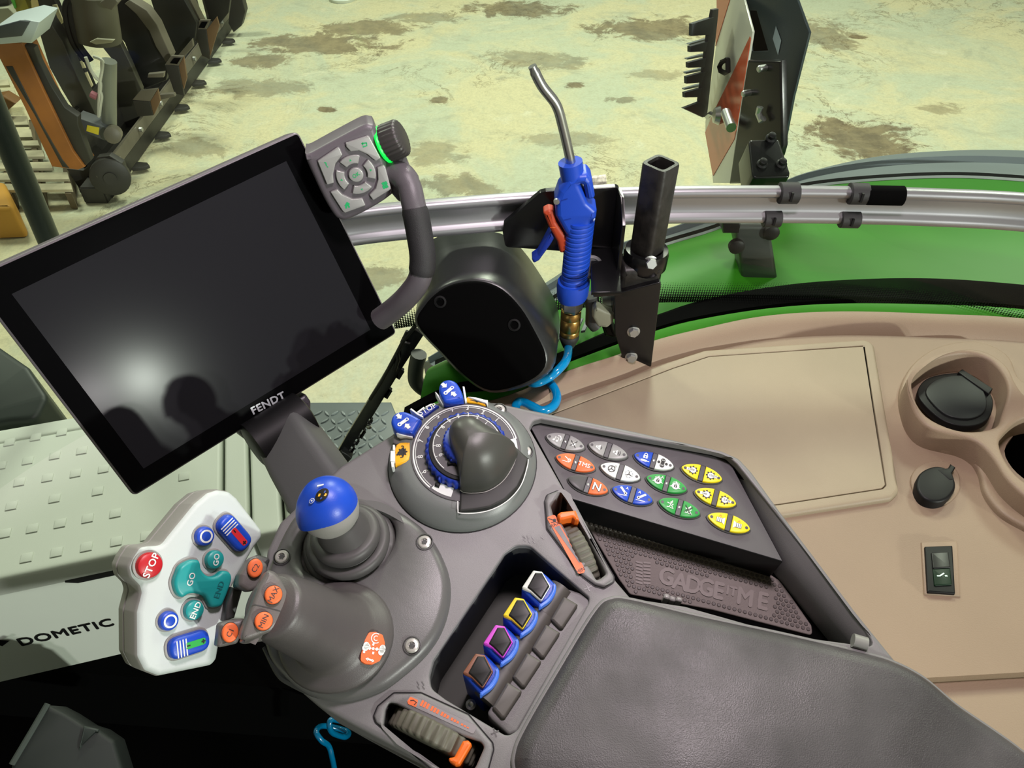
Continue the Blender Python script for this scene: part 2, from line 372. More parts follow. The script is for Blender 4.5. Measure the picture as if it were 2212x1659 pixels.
o = MB().rings([lo, hi], closed=False).build('trim_3', fm); tag(o, kind='structure')
me = o.data; ul = me.uv_layers.new(name='UVMap')
for poly in me.polygons:
    for li in poly.loop_indices:
        co = me.vertices[me.loops[li].vertex_index].co + o.location
        k = min(range(n), key=lambda i: abs(GP[i].x-co.x)+abs(GP[i].y-(co.y-.015))); ul.data[li].uv = (L[k]/.0033, 0 if co.z < 2.05 else 12)
# ------------------------------------------------------------------ rear fender outside
fend_out = [(940, 795), (1050, 740), (1200, 650), (1280, 600), (1345, 562), (1440, 530), (1560, 492), (1660, 440), (1750, 405), (2000, 385), (2212, 392), (2600, 430)]
fend_in = [(905, 885), (940, 868), (980, 848), (1085, 825), (1195, 778), (1320, 722), (1425, 686), (1510, 658), (1650, 630), (1800, 614), (2000, 609), (2212, 623), (2600, 662)]
FN = hz(1.98)
fend = thing('tractor_fender', 'glossy green painted tractor fender outside the window with grey rubber edge', 'fender', FN.hit(1700, 560))
A = resample(cat([tuple(FN.hit(*p)) for p in fend_in], 8, False), 60); B = resample(cat([tuple(hz(1.93).hit(*p)) for p in fend_out], 8, False), 60)
rows = [[a+V((0, 0, -.1)) for a in A]]
for k in range(9):
    t = k/8; rows.append([a.lerp(b, t)+V((0, 0, .028*math.sin(PI*t))) for a, b in zip(A, B)])
rows.append([b+V((0, .01, -.03)) for b in B])
MB().rings(rows, closed=False).build('fender_panel', M['fend'], fend)
ext_out = [(915, 790), (1050, 690), (1180, 610), (1250, 565), (1330, 530), (1440, 497), (1560, 450), (1720, 384), (1850, 346), (2000, 328), (2212, 325), (2600, 350)]
B2 = [b+V((0, 0, -.012)) for b in B]; E = resample(cat([tuple(hz(1.86).hit(*p)) for p in ext_out], 8, False), 60)
rows = [[b+V((0, -.03, -.02)) for b in B2], [b+V((0, 0, .004)) for b in B2]]
for t, z in ((.15, .014), (.42, .014), (.46, .026), (.5, .026), (.54, .016), (.8, .012), (1, 0)): rows.append([b.lerp(e, t)+V((0, 0, z)) for b, e in zip(B2, E)])
rows.append([e+V((0, .02, -.06)) for e in E])
MB().rings(rows, closed=False).build('fender_extension', M['fgrey'], fend)
MB().rings([[b+V((0, 0, .006)) for b in B], [b+V((0, .006, .010)) for b in B], [b+V((0, .012, .002)) for b in B]], closed=False).build('edge_seal', M['black'], fend)
# slots in the fender panel near the pod
for k in range(5):
    x = 1195+k*20; p = [(x, 742-k*9), (x+9, 740-k*9), (x+25, 705-k*9), (x+15, 706-k*9)]
    MB().prism(hz(2.005), hz(2.005).pl(p), -.004, .0, .0005).build('vent_slot', M['fgrey'], fend)
# ------------------------------------------------------------------ beige side console
bz = Z(1650, 660, 2.963)
sc_ = thing('side_console', 'beige moulded side console below the curved window', 'side console', SILL.hit(1900, 1000))
sfull = cat([SILL.px(*p) for p in [(860, 960)]+sill_in[1:]], 6, False)
outline = sfull + [SILL.px(2700, 900), SILL.px(2750, 1430), SILL.px(2212, 1452), SILL.px(1900, 1470), (.0, .25)]
hole1 = SILL.pl(bz([(945, 500), (1000, 430), (1120, 350), (1290, 318), (1430, 350), (1530, 440), (1565, 550), (1530, 690), (1480, 780), (1280, 805), (1080, 740), (980, 640)]))
hole2 = SILL.pl(bz([(1540, 930), (1600, 830), (1700, 770), (1850, 760), (1980, 860), (1980, 1080), (1850, 1180), (1700, 1130), (1590, 1040)]))
MB().prism(SILL, outline, -.05, 0, 0, holes=[cat(hole1, 3), cat(hole2, 3)]).build('panel', M['beige'], sc_)
MB().prism(SILL, [SILL.px(2750, 1420), SILL.px(2212, 1440), SILL.px(1850, 1450), (.10, -.25), (.9, -.25)], -.07, -.010, .006).build('lower_ledge', M['beige'], sc_)
rimA = [a+V((0, -.006, .0)) for a in resample([SILL.pt(*p) for p in sfull], 60)]
def off(A, dy, z): return [a+V((0, -dy, z)) for a in A]
MB().rings([off(rimA, -.004, -.01), off(rimA, -.003, .010), off(rimA, .004, .016), off(rimA, .014, .016), off(rimA, .022, .012), off(rimA, .034, .0005), off(rimA, .036, -.004)], closed=False).build('rim', M['beige'], sc_)
lid = [(1150, 900), (1440, 790), (1520, 764), (1867, 741), (1885, 752), (1938, 1068), (1922, 1084), (1690, 1120), (1300, 1160)]
LB0 = ccw(SILL.pl(lid)); LP = rnd(LB0, .012); MB().prism(SILL, LP, -.004, .007, .004, bh=.0008, holes=[rnd(inset(LB0, .0125), .005)]).build('lid', M['beige2'], sc_)
MB().prism(SILL, rnd(inset(LB0, .0137), .005), -.003, .0068, .0008).build('lid_panel', M['beige2'], sc_)
ridge = cat(SILL.pl(bz([(860, 640), (880, 500), (960, 380), (1100, 290), (1290, 252), (1440, 280), (1560, 360), (1640, 510), (1900, 600), (2150, 850), (2150, 1280), (1950, 1460), (1750, 1480), (1650, 1440), (1500, 1350), (1400, 1220), (1370, 1100), (1320, 1015), (1230, 965), (1080, 925), (930, 830)])), 5)
H = .032
body = cat(SILL.pl(bz([(925, 470), (1000, 385), (1130, 305), (1290, 272), (1440, 300), (1560, 385), (1620, 500), (1700, 590), (1900, 670), (2100, 880), (2100, 1200), (1900, 1330), (1720, 1250), (1570, 1120), (1480, 985), (1400, 895), (1300, 840), (1080, 785), (980, 700), (930, 570)]), H), 4)
h1 = cat(SILL.pl(bz([(945, 480), (1000, 410), (1120, 332), (1290, 300), (1430, 335), (1530, 430), (1565, 540), (1530, 680), (1480, 775), (1280, 800), (1080, 730), (980, 620)]), H), 4)
h2 = cat(SILL.pl(bz([(1510, 880), (1560, 790), (1665, 715), (1850, 700), (2000, 850), (2000, 1100), (1850, 1200), (1680, 1130), (1570, 1020)]), H), 4)
ho = MB().prism(SILL, body, 0, H, .004, holes=[h1, h2]).prism(SILL, ridge, -.002, .008, .004, holes=[inset(ccw(body), .004)]).build('cup_holder', M['beige'], sc_)
MB().prism(SILL, [q for q in inset(ccw(h1), -.002)], -.03, -.002, 0).prism(SILL, inset(ccw(h1), -.004), -.002, H-.006, 0, holes=[inset(ccw(h1), -.0005)]).build('cup_well', M['beige'], ho)
MB().prism(SILL, inset(ccw(h2), -.003), -.10, -.09, 0).prism(SILL, inset(ccw(h2), -.004), -.09, H-.004, 0, holes=[inset(ccw(h2), -.0008)]).build('cup_well', M['blackm'], ho)
# flip lid seated in the first well
CL = Frame(SILL.hit(*bz([(1225, 615)])[0], .014), (-.05, .10, 1))
fl = MB().prism(CL, cat(CL.pl(bz([(980, 560), (1040, 475), (1180, 440), (1320, 450), (1440, 560), (1465, 650), (1420, 745), (1300, 780), (1150, 745), (1030, 650)])), 5), -.006, .002, .0015)
fl.prism(CL, CL.pl(bz([(1235, 450), (1260, 430), (1455, 555), (1430, 590)])), -.006, .006, .001)
t = thing('cup_lid', 'round black flip lid tilted in the beige cup holder', 'lid', CL.o); fl.build('lid_ring', M['black'], t)
MB().prism(CL, cat(CL.pl(bz([(1030, 570), (1080, 500), (1190, 468), (1310, 475), (1390, 550), (1420, 640), (1390, 710), (1300, 742), (1170, 720), (1080, 650)])), 5), .001, .0045, .0012).build('flap', mat('flap', (34, 37, 37), .45, spec=.3), t)
t = thing('socket_cap', 'round black power socket cap with small tab beside the cup holder', 'socket cap', SILL.hit(2020, 1045))
MB().prism(SILL, cat(SILL.pl(bz([(972, 1150), (1000, 1075), (1080, 1035), (1160, 1045), (1215, 1110), (1222, 1180), (1170, 1245), (1090, 1262), (1010, 1230)]), .01), 5), -.004, .012, .003).build('cap', M['black'], t)
MB().prism(SILL, SILL.pl(bz([(1110, 1050), (1180, 1040), (1195, 1014), (1228, 1036), (1205, 1075), (1220, 1115), (1190, 1120)]), .012), .002, .0125, .0015).build('tab', M['black'], t)
MB().prism(SILL, cat(SILL.pl(bz([(935, 1130), (970, 1050), (1060, 1005), (1170, 1010), (1240, 1080), (1250, 1180), (1190, 1260), (1090, 1285), (980, 1240)])), 5), -.002, .003, .002).build('socket_ring', M['beige'], sc_)
# rocker switch
sw = thing('rocker_switch', 'black rectangular rocker switch with green lit lower half on beige panel', 'switch', SILL.hit(2031, 1230))
bez = [(1998, 1180), (2058, 1178), (2064, 1282), (2004, 1278)]
MB().prism(SILL, inset(ccw(SILL.pl(bez)), -.004), -.003, .0022, .002).build('recess_frame', M['beige'], sw)
MB().prism(SILL, rnd(SILL.pl(bez, .005), .001), -.004, .005, .0012).build('bezel', M['black'], sw)
kb = Frame(SILL.hit(2032, 1230, .0048), (0, .04, 1))
MB().prism(kb, rnd(kb.pl([(2010, 1196), (2047, 1194), (2052, 1228), (2014, 1230)]), .001), -.004, .002, .001).build('upper_half', M['lens'], sw)
g_ = MB().prism(kb, rnd(kb.pl([(2014, 1230), (2052, 1228), (2056, 1264), (2018, 1266)]), .001), -.004, .001, .001)
g_.line(kb, kb.pl([(2023, 1246), (2029, 1246), (2038, 1240)]), .0011, .0016, 1).line(kb, kb.pl([(2040, 1246), (2045, 1246)]), .0013, .0016, 1)
g_.build('lit_half', [mat('green lens', (6, 34, 16), .4, spec=.2), mat('lit symbol', (210, 245, 220), .5, emit=1.2)], sw)
# corrugated conduit and shadowed ledge bottom right
pts = cat([tuple(hz(2.0).hit(*p)) for p in [(2080, 1500), (2150, 1528), (2230, 1535), (2320, 1520)]], 14, False)
tag(MB().tube(pts, [.008+.0012*(i % 2) for i in range(len(pts))], 10).build('corrugated_conduit', M['rubber']), 'black corrugated conduit at the lower right edge behind the armrest pad', 'conduit')
# ------------------------------------------------------------------ aluminium rail along the window
RP = resample(cat([tuple(RAIL.hit(x, y)) for x, y in [(560, 530), (760, 489), (1000, 465), (1200, 451), (1400, 443), (1600, 441), (1800, 442), (2000, 447), (2212, 458), (2500, 490)]], 8, False), 90)
def nrm(i):
    t = (RP[min(i+1, 89)]-RP[max(i-1, 0)]).normalized(); return V((t.y, -t.x, 0)).normalized()   # towards the cab
prof = []
for k in range(9): a = PI*1.0-PI*1.25*k/8; prof.append((.002+.0085*math.sin(PI*k/8)*.9, .0215-.013*k/8))
prof = [(-.004, .0225), (.002, .0235), (.007, .0225), (.0095, .0185), (.009, .0145), (.006, .0115), (.003, .010), (.002, .004), (.002, -.006), (.004, -.010), (.008, -.0125), (.0095, -.0165), (.0085, -.0205), (.005, -.0230), (0, -.0238), (-.004, -.0225), (-.006, -.01), (-.006, .01)]
rail = thing('mounting_rail', 'curved silver aluminium accessory rail running along the window', 'rail', RAIL.hit(1500, 442))
MB().rings([[RP[i]+nrm(i)*d+V((0, 0, z)) for d, z in prof] for i in range(90)]).build('rail_profile', M['alu'], rail, smooth=50)
def rail_at(px):
    i = min(range(90), key=lambda k: abs(RP[k].x/(RP[k]-CAM).dot(FWD)-(px-IW/2)/F)); return i
def clip(px0, px1, z, name, label, r=.0125, long=None):
    n = 7; pts = []
    p0, p1 = RAIL.hit(px0, 442+ (px0-1700)*.02), RAIL.hit(px1, 442+(px1-1700)*.02)
    i = rail_at((px0+px1)/2); c = RP[i]+nrm(i)*.003+V((0, 0, z)); t = (RP[i+1]-RP[i-1]).normalized(); ln = (p1-p0).length
    th = thing(name, label, 'clip', c, 'black clips on the rail')
    ax = t; x = nrm(i); y = V((0, 0, 1)); R = []
    ou = [c+x*r*math.cos(a)*1.05+y*r*math.sin(a) for a in [2*PI*k/14 for k in range(14)]]
    MB().rings([[q-ax*ln/2*.97 for q in [c+(q-c)*.93 for q in ou]], [q-ax*ln/2*.9 for q in ou], [q+ax*ln/2*.9 for q in ou], [q+ax*ln/2*.97 for q in [c+(q-c)*.93 for q in ou]]]).build('clip_band', M['rubber'], th)
    MB().box(c+x*r*1.02+V((0, 0, .002)), t*.0025, x*.003, V((0, 0, r*.9))).build('clip_seam', M['black'], th)
    if long:
        q = c+x*.003; MB().tube([q+t*ln*.4, q+t*(ln*.5+long*.02), q+t*(ln*.5+long*.98), q+t*(ln*.5+long)], [.0108, .0115, .0115, .0095], 14).build('foam_sleeve', M['blackm'], th)
clip(1664, 1706, .0165, 'rail_clip', 'black rubber clip on rail top, beside red and white board')
clip(1660, 1699, -.0175, 'rail_clip', 'black rubber clip on rail bottom edge below red and white board', .0105)
clip(1828, 1868, .0165, 'rail_clip', 'black rubber clip on rail top with thick black sleeve beside it', .0125, .040)
clip(1813, 1856, -.0175, 'rail_clip', 'black rubber clip on rail bottom edge under the black sleeve', .0105)
# ------------------------------------------------------------------ bracket carrying the air gun
YB = .772; B_ = vy(YB)
zb = Z(860, 360, 3.456)
br = thing('rail_bracket', 'black steel bracket bolted on the rail behind the blue air gun', 'bracket', B_.hit(1230, 500))
MB().prism(B_, rnd(B_.pl(zb([(1060, 190), (1100, 180), (1625, 148), (1650, 160), (1652, 600), (1215, 625), (800, 595), (780, 480), (790, 420)])), .006), -.006, .002, .001).build('bracket_plate', M['bgloss'], br)
S2 = vy(YB-.001)
e = .072
pA = [B_.hit(*p, .002) for p in zb([(1652, 160), (1652, 600)])]
MB().prism(Frame(pA[0], (-1, -.05, 0), (0, -1, 0)), [(0, -.135), (.045, -.15), (.045, -.02), (.02, 0), (0, 0)], -.002, .002, .0008).build('side_flange', M['bgloss'], br)
c0 = B_.hit(*zb([(1300, 600)])[0]); c1 = B_.hit(*zb([(1652, 600)])[0])
hs = hz(c1.z); sh = [hs.px(*p) for p in zb([(1440, 612), (1655, 600), (1668, 935), (1442, 938)])]
MB().prism(hs, sh, -.004, 0, .001).build('shelf', M['bgloss'], br)
MB().prism(vy(.70), vy(.70).pl(zb([(1450, 938), (1668, 935), (1660, 965), (1460, 980)])), -.03, 0, .002).build('shelf_lip', M['bgloss'], br)
MB().lathe(vy(.742).hit(*zb([(1445, 750)])[0]), (0, -.8, .6), [(.013, -.006), (.014, 0), (.0135, .003), (.010, .004), (.009, .0032), (0.0, .0032)], 24).build('round_cap', M['dark'], br)
# yellowish label stub standing up behind the plate
tag(MB().prism(vy(.83), vy(.83).pl([(1279, 385), (1310, 382), (1311, 410), (1280, 412)]), -.006, 0, .001).build('metal_stub', mat('speckled stub', (215, 212, 190), .6, var=.35, vscale=260)), 'speckled pale metal stub sticking up behind the black bracket', 'stub')
# clamp hardware under the shelf
cl = thing('ram_clamp', 'black ball clamp with pale plastic wing knob under the bracket shelf', 'clamp', vy(.74).hit(1300, 680))
MB().tube([vy(.74).hit(*p) for p in zb([(1440, 960), (1455, 1060), (1450, 1160), (1480, 1190)])], .009, 12).build('clamp_arm', M['dark'], cl)
MB().prism(vy(.72), rnd(vy(.72).pl(zb([(1455, 1075), (1480, 1045), (1560, 1085), (1610, 1100), (1610, 1170), (1560, 1210), (1490, 1200), (1450, 1130)])), .003), -.012, 0, .004).build('wing_knob', mat('pale plastic', (150, 148, 130), .5), cl)
q0, q1 = vy(.75).hit(*zb([(1525, 1020)])[0]), vy(.75).hit(*zb([(1630, 1010)])[0])
MB().tube([q0, q1], .0155, 20).build('barrel', M['zinc'], cl)
MB().prism(vy(.735), rnd(vy(.735).pl(zb([(1520, 1200), (1600, 1180), (1640, 1290), (1545, 1270)])), .003), -.02, 0, .004).build('clamp_foot', M['black'], cl)
# square post holder with round socket, far right of the bracket
ph = thing('pipe_holder', 'worn black square steel tube standing in a collar on a bolted bracket', 'pipe holder', vy(.74).hit(1400, 650))
YP = .745; bs_ = vy(YP).hit(1397, 540); tp = vy(YP).hit(1428, 352)
ax = (tp-bs_).normalized(); xx = V((1, 0, 0)); xx = (xx-ax*xx.dot(ax)).normalized(); yy = ax.cross(xx)
paint = mat('chipped black paint', (34, 32, 30), .45, bump=.6, bscale=120, var=.5, vscale=60)
sq = lambda c, h, r: [c+xx*u+yy*v for u, v in rnd(rect(0, 0, 1.78*h, 1.78*h, PI/4), r*.72, 6)]
MB().rings([sq(bs_, .0172, .010), sq(tp-ax*.002, .0175, .010), sq(tp, .0168, .0095), sq(tp, .0128, .007), sq(tp-ax*.12, .0125, .007)], cap0=False).build('square_tube', paint, ph)
MB().lathe(bs_-ax*.016, ax, [(.020, -.012), (.0255, -.004), (.026, .012), (.0245, .018), (.0185, .018), (.0185, .0)], 32, cap1=False).build('collar', M['bgloss'], ph)
MB().tube([bs_-ax*.012, bs_-ax*.05], [.021, .0215], 24).build('stem', M['bgloss'], ph)
def hexbolt(o, ax, r, name, parent, m=M['zinc']):
    ax = V(ax).normalized(); MB().lathe(o, ax, [(r*1.25, -.001), (r*1.25, .0008), (r*1.05, .001)], 20).lathe(o, ax, [(r, .001), (r, r*.75), (r*.85, r*.95), (0.0005, r*.95)], 6).build(name, m, parent, smooth=20)
hexbolt(vy(YP-.021).hit(1405, 568), (.1, -1, .35), .0068, 'bolt', ph)
PB = vy(.715)
MB().prism(PB, rnd(PB.pl(zb([(1660, 940), (1965, 860), (1950, 1000), (1890, 1490), (1870, 1512), (1720, 1505), (1690, 1480), (1620, 1250), (1615, 960)])), .003), -.008, 0, .001).build('bracket_plate', M['bgloss'], ph)
MB().prism(vy(.722), rnd(vy(.722).pl(zb([(1690, 775), (1978, 760), (1970, 800), (1945, 890), (1650, 940), (1660, 820)])), .004), -.030, 0, .006).build('weld_block', paint, ph)
for p in zb([(1757, 1230), (1740, 1420)]): hexbolt(PB.hit(*p), (0, -1, .15), .0062, 'bolt', ph)
# ------------------------------------------------------------------ blue air gun
YG = .735; G = vy(YG); zg = Z(1080, 100, 2.764)
ag = thing('air_gun', 'blue air blow gun with bent steel nozzle hanging on the black bracket', 'air gun', G.hit(1240, 520))
noz = cat([tuple(G.hit(*p)) for p in zg([(192, 118), (250, 235), (335, 350), (375, 480), (425, 700)])], 8, False)
MB().tube(noz, [.0042]*3+[.0052]*(len(noz)-3), 14).build('nozzle_tube', M['steel'], ag)
MB().tube([G.hit(*p) for p in zg([(420, 690), (430, 760), (440, 800)])], [.0128, .0125, .0125], 20).build('nozzle_socket', M['blue'], ag)
MB().prism(G, rnd(G.pl(zg([(400, 765), (470, 740), (520, 735), (545, 770), (566, 880), (515, 890), (495, 800), (470, 790), (520, 900), (575, 950), (570, 1000), (535, 1015), (530, 1110), (430, 1130), (385, 1085), (330, 985), (326, 900), (350, 830)])), .004), -.012, .013, .006).build('body', M['blue'], ag)
gp = [G.hit(*p) for p in zg([(483, 1030), (470, 1150), (455, 1300), (440, 1425)])]
gpath = resample(cat([tuple(p) for p in gp], 8, False), 61)
MB().tube(gpath, [.0178-(.0012 if i % 4 in (3,) else 0) for i in range(61)], 20, sy=.8).build('ribbed_grip', M['blue'], ag, smooth=25)
MB().tube([G.hit(*p) for p in zg([(441, 1400), (438, 1420), (434, 1480), (432, 1500)])], [.0205, .0212, .0205, .019], 24, sy=.85).build('grip_end', M['blue'], ag)
MB().prism(G, rnd(G.pl(zg([(255, 975), (290, 958), (320, 965), (335, 1030), (375, 1090), (412, 1140), (405, 1215), (355, 1215), (340, 1150), (290, 1060)])), .003), -.006, .008, .004).build('trigger', mat('rust red trigger', (176, 62, 30), .5), ag)
MB().prism(G, rnd(G.pl(zg([(305, 1085), (330, 1130), (300, 1180), (235, 1270), (200, 1290), (188, 1260), (225, 1235), (270, 1150)])), .003), -.010, .004, .003).build('lever', M['bluedk'], ag)
MB().lathe(G.hit(*zg([(338, 928)])[0], .013), (0, -1, 0), [(.0032, -.002), (.0032, .0008), (0, .001)], 14).build('pin', M['zinc'], ag)
MB().line(G, G.pl(zg([(355, 910), (358, 885), (400, 872)])), .0007, .0134).line(G, G.pl(zg([(380, 1000), (420, 990)])), .0007, .0134).line(G, G.pl(zg([(300, 1058), (306, 1058)])), .001, .0082, 1).line(G, G.pl(zg([(310, 1058), (330, 1058)])), .001, .0082, 1).build('moulded_marks', [M['bluedk'], M['orlabel']], ag)
b0, b1 = G.hit(*zg([(432, 1500)])[0]), G.hit(*zb([(1275, 1290)])[0])
axg = (b1-b0).normalized()
MB().lathe(b0, axg, [(.0125, -.002), (.0135, .003), (.0135, .014), (.012, .018)], 6).build('hex_fitting', M['steel'], ag, smooth=15)
MB().lathe(b0+axg*.019, axg, [(.0115, 0), (.0125, .003), (.0125, .010), (.0118, .011), (.0125, .012), (.0125, .028), (.0118, .029), (.0125, .030), (.0122, .036), (.010, .037)], 24).build('brass_coupling', M['brass'], ag)
MB().lathe(b0+axg*.056, axg, [(.0115, 0), (.0125, .002), (.0125, .006), (.009, .016), (.0065, .022)], 20).build('hose_boot', M['rubber'], ag)
# blue coiled hose, upper run into the console and lower run beneath it
hp = [tuple(G.hit(*p)) for p in zb([(1268, 1270), (1272, 1330)])]
for z_, pts_ in ((2.088, [(1224, 775), (1208, 797)]), (2.082, [(1185, 816), (1160, 827)]), (2.076, [(1143, 825), (1138, 817), (1146, 809), (1163, 809)]), (2.068, [(1183, 822), (1198, 840), (1203, 860), (1194, 878), (1172, 887), (1150, 878)]), (2.066, [(1134, 870), (1121, 868), (1114, 880), (1120, 905), (1140, 930)])):
    hp += [tuple(hz(z_).hit(*p)) for p in pts_]
tag(MB().tube(cat(hp, 8, False), .0053, 12).build('air_hose', M['hose'], smooth=60), 'bright cyan coiled air hose running from the air gun down behind the console', 'hose')
hp = [(748, 1560, .46), (715, 1555, .45), (716, 1580, .44), (745, 1592, .45), (750, 1580, .47), (700, 1568, .47), (683, 1580, .45), (695, 1600, .44), (710, 1612, .44), (718, 1640, .43), (728, 1690, .42)]
pts = cat([tuple(vy(y+.02).hit(a, b)) for a, b, y in hp], 8, False)
tag(MB().tube(pts, .0042, 10).build('air_hose', mat('teal hose', (0, 105, 150), .2, coat=.5), smooth=60), 'teal coiled air hose hanging below the front edge of the armrest console', 'hose')
# ------------------------------------------------------------------ black pod left of the air gun
pod = thing('speaker_pod', 'large matt black plastic pod with flat oval end cap, left of air gun', 'housing', vy(.74).hit(1050, 680))
PF = Frame(vy(.66).hit(1050, 720), (-.12, -.86, .50))
face = cat(PF.pl([(903, 700), (918, 660), (950, 628), (990, 611), (1040, 608), (1085, 625), (1125, 665), (1155, 715), (1178, 765), (1172, 800), (1130, 828), (1062, 843), (1010, 815), (960, 765)]), 4)
out1 = [PF.pt(u, v, -.004) for u, v in inset(ccw(face), -.004)]; out2 = [PF.pt(u, v, -.03) for u, v in inset(ccw(face), -.010)]
n = len(out1); bkp = ccw(cat(vy(.825).pl([(925, 720), (912, 670), (905, 610), (915, 545), (950, 508), (1010, 500), (1075, 502), (1120, 530), (1165, 590), (1203, 660), (1208, 720), (1190, 780), (1120, 800), (1000, 780)]), 4))
def al(ring, fr):
    c = sum((V(q) for q in ring), V((0, 0, 0)))/len(ring) if len(ring[0]) == 3 else None
    return ring
bk3 = [vy(.825).pt(u, v, 0) for u, v in bkp]
def angsort(ring):
    c = sum(ring, V((0, 0, 0)))/len(ring); r = [((q-c).dot(RT), (q-c).dot(UPV)) for q in ring]; k = min(range(len(ring)), key=lambda i: abs(math.atan2(r[i][1], r[i][0]))); return ring[k:]+ring[:k]
o2, bk3 = angsort(out2), angsort(bk3); o1 = angsort(out1)
o2 = resample(o2+[o2[0]], 57)[:-1]; bk3 = resample(bk3+[bk3[0]], 57)[:-1]; o1 = resample(o1+[o1[0]], 57)[:-1]
MB().rings([bk3, [a.lerp(b, .5)+(a.lerp(b, .5)-CAM).normalized()*-.012 for a, b in zip(bk3, o2)], o2, o1, [a.lerp(sum(o1, V((0, 0, 0)))/56, .06)+PF.n*.004 for a in o1]], cap1=True).build('shell', mat('pod shell', (40, 42, 42), .33, bump=.08, bscale=900), pod, smooth=50)
MB().prism(PF, face, -.01, .004, .003).build('end_cap', M['blackm'], pod)
for p in ((951, 652), (1111, 702)): MB().lathe(PF.hit(*p, .004), PF.n, [(.007, -.001), (.007, .001), (.005, .0015), (.0045, .0), (0, .0)], 18).build('screw_cap', M['black'], pod)
# ------------------------------------------------------------------ folding warning board on its post (outside)
zw = Z(1440, 0, 3.95)
wb = thing('warning_board', 'red and white striped warning board hinged on a black post above the rail', 'warning board', vy(1.3).hit(1620, 400))
def plate(pts, yl, yr, th, bevel=.001):
    """vertical plate through the first and the farthest right pixel, yl/yr their distances"""
    xl = min(p[0] for p in pts); xr = max(p[0] for p in pts); pl_ = min(pts, key=lambda p: p[0]); pr = max(pts, key=lambda p: p[0])
    A, B = vy(yl).hit(*pl_), vy(yr).hit(*pr); d = B-A; d.z = 0; nn = V((d.y, -d.x, 0)).normalized(); nn = nn if nn.dot(A-CAM) < 0 else -nn
    return Frame(A, nn, d)
white_face = mat('reflective white sheet', (212, 212, 198), .25, spec=.6); red_face = mat('reflective red sheet', (205, 92, 60), .25, spec=.6); red_dk = mat('deep red sheet', (150, 24, 30), .3)
edge = [(430, -60), (560, -60), (660, 0), (732, 270), (600, 1100), (545, 1560), (395, 1560), (385, 1440), (330, 1130), (330, 1040), (420, 400), (440, 90)]
WF = plate(zw(edge), 1.62, 1.42, .004)
MB().prism(WF, WF.pl(zw(edge)), -.004, 0, .0008).build('board', white_face, wb)
m = MB()
for st in ([(430, -60), (560, -60), (420, 395), (432, 130)], [(715, 310), (722, 330), (660, 720), (600, 1100), (580, 1190), (400, 1500), (385, 1430), (332, 1130), (408, 950), (560, 640)]):
    m.prism(WF, WF.pl(zw(st)), .0002, .0012, 0)
m.build('red_stripe', red_face, wb)
ring = [WF.pt(u, v, .012) for u, v in [WF.px(x, y, .012) for x, y in zw([(512, 510), (470, 530), (450, 570), (460, 605), (495, 622), (525, 610), (522, 510), (512, 508)])]]
MB().tube(ring, .005, 8).build('shackle', M['black'], wb)
MB().tube([WF.hit(*p, .02) for p in zw([(345, 995), (375, 970), (410, 985), (420, 1020), (440, 1030)])], .005, 8).build('pin_ring', M['zinc'], wb)
MB().lathe(WF.hit(*zw([(447, 985)])[0], .02), WF.n, [(0.001, -.012), (.014, -.010), (.018, 0), (.014, .010), (.001, .014)], 18).build('ball_knob', M['steel'], wb)
MB().tube([WF.hit(*p, .02) for p in zw([(505, 960), (530, 1030), (552, 1090)])], .0095, 12).build('spring_pin', M['zinc'], wb)
# toothed black strip on the board's left edge
comb = thing('toothed_strip', 'black toothed rubber strip projecting left from the warning board', 'strip', vy(1.62).hit(1530, 160))
CF = plate(zw([(150, 500), (440, 560)]), 1.50, 1.62, .004)
MB().prism(CF, CF.pl(zw([(395, 85), (445, 75), (440, 140), (345, 1000), (305, 1000), (280, 860), (355, 300)])), -.006, 0, .001).build('back_strip', M['dark'], comb)
for tooth in ([(215, 205), (400, 145), (400, 300), (350, 300), (212, 308)], [(200, 395), (350, 355), (335, 440), (200, 446)], [(185, 535), (335, 495), (322, 575), (186, 580)], [(170, 655), (335, 610), (300, 705), (172, 715)],
              [(155, 790), (300, 750), (285, 830), (157, 833)], [(143, 925), (290, 868), (330, 900), (310, 1003)]):
    MB().prism(CF, CF.pl(zw(tooth)), -.006, .0005, .001).build('tooth', mat('tooth', (48, 52, 55), .5) if 'tooth' not in M else M['tooth'], comb)
for sl in ([(188, 375), (345, 330), (345, 350), (200, 385)], [(172, 500), (325, 460), (325, 485), (180, 510)], [(160, 618), (318, 580), (318, 605), (170, 632)], [(150, 757), (300, 715), (300, 740), (155, 768)]):
    MB().prism(Frame(CF.o+V((0, .05, 0)), CF.n, CF.ex), Frame(CF.o+V((0, .05, 0)), CF.n, CF.ex).pl(zw(sl)), -.006, 0, .001).build('tooth', M['fgrey'], comb)
# dark carrier plate, post, hinge block
DF = plate(zw([(700, 0), (1215, 280)]), 1.52, 1.36, .004)
slot = zw([(690, 85), (765, 90), (865, 435), (720, 440)])
MB().prism(DF, DF.pl(zw([(640, -60), (1090, -60), (1215, 280), (1080, 820), (1000, 1240), (960, 1320), (700, 1320), (690, 500)])), -.005, 0, .001, holes=[DF.pl(slot)]).build('carrier_plate', mat('grey green plate', (52, 62, 66), .3, var=.08, vscale=6), wb)
MB().flat(DF, DF.pl(zw([(937, 220), (982, 345), (955, 470), (910, 330)])), .0012).build('sticker', mat('foil sticker', (170, 185, 195), .3, metal=.4), wb)
PFm = plate(zw([(690, 500), (980, 500)]), 1.38, 1.30, .06)
MB().prism(PFm, PFm.pl(zw([(690, 515), (972, 518), (985, 1240), (960, 1330), (800, 1560), (530, 1570), (600, 1100), (650, 760)])), -.012, 0, .004).build('post', M['bgloss'], wb)
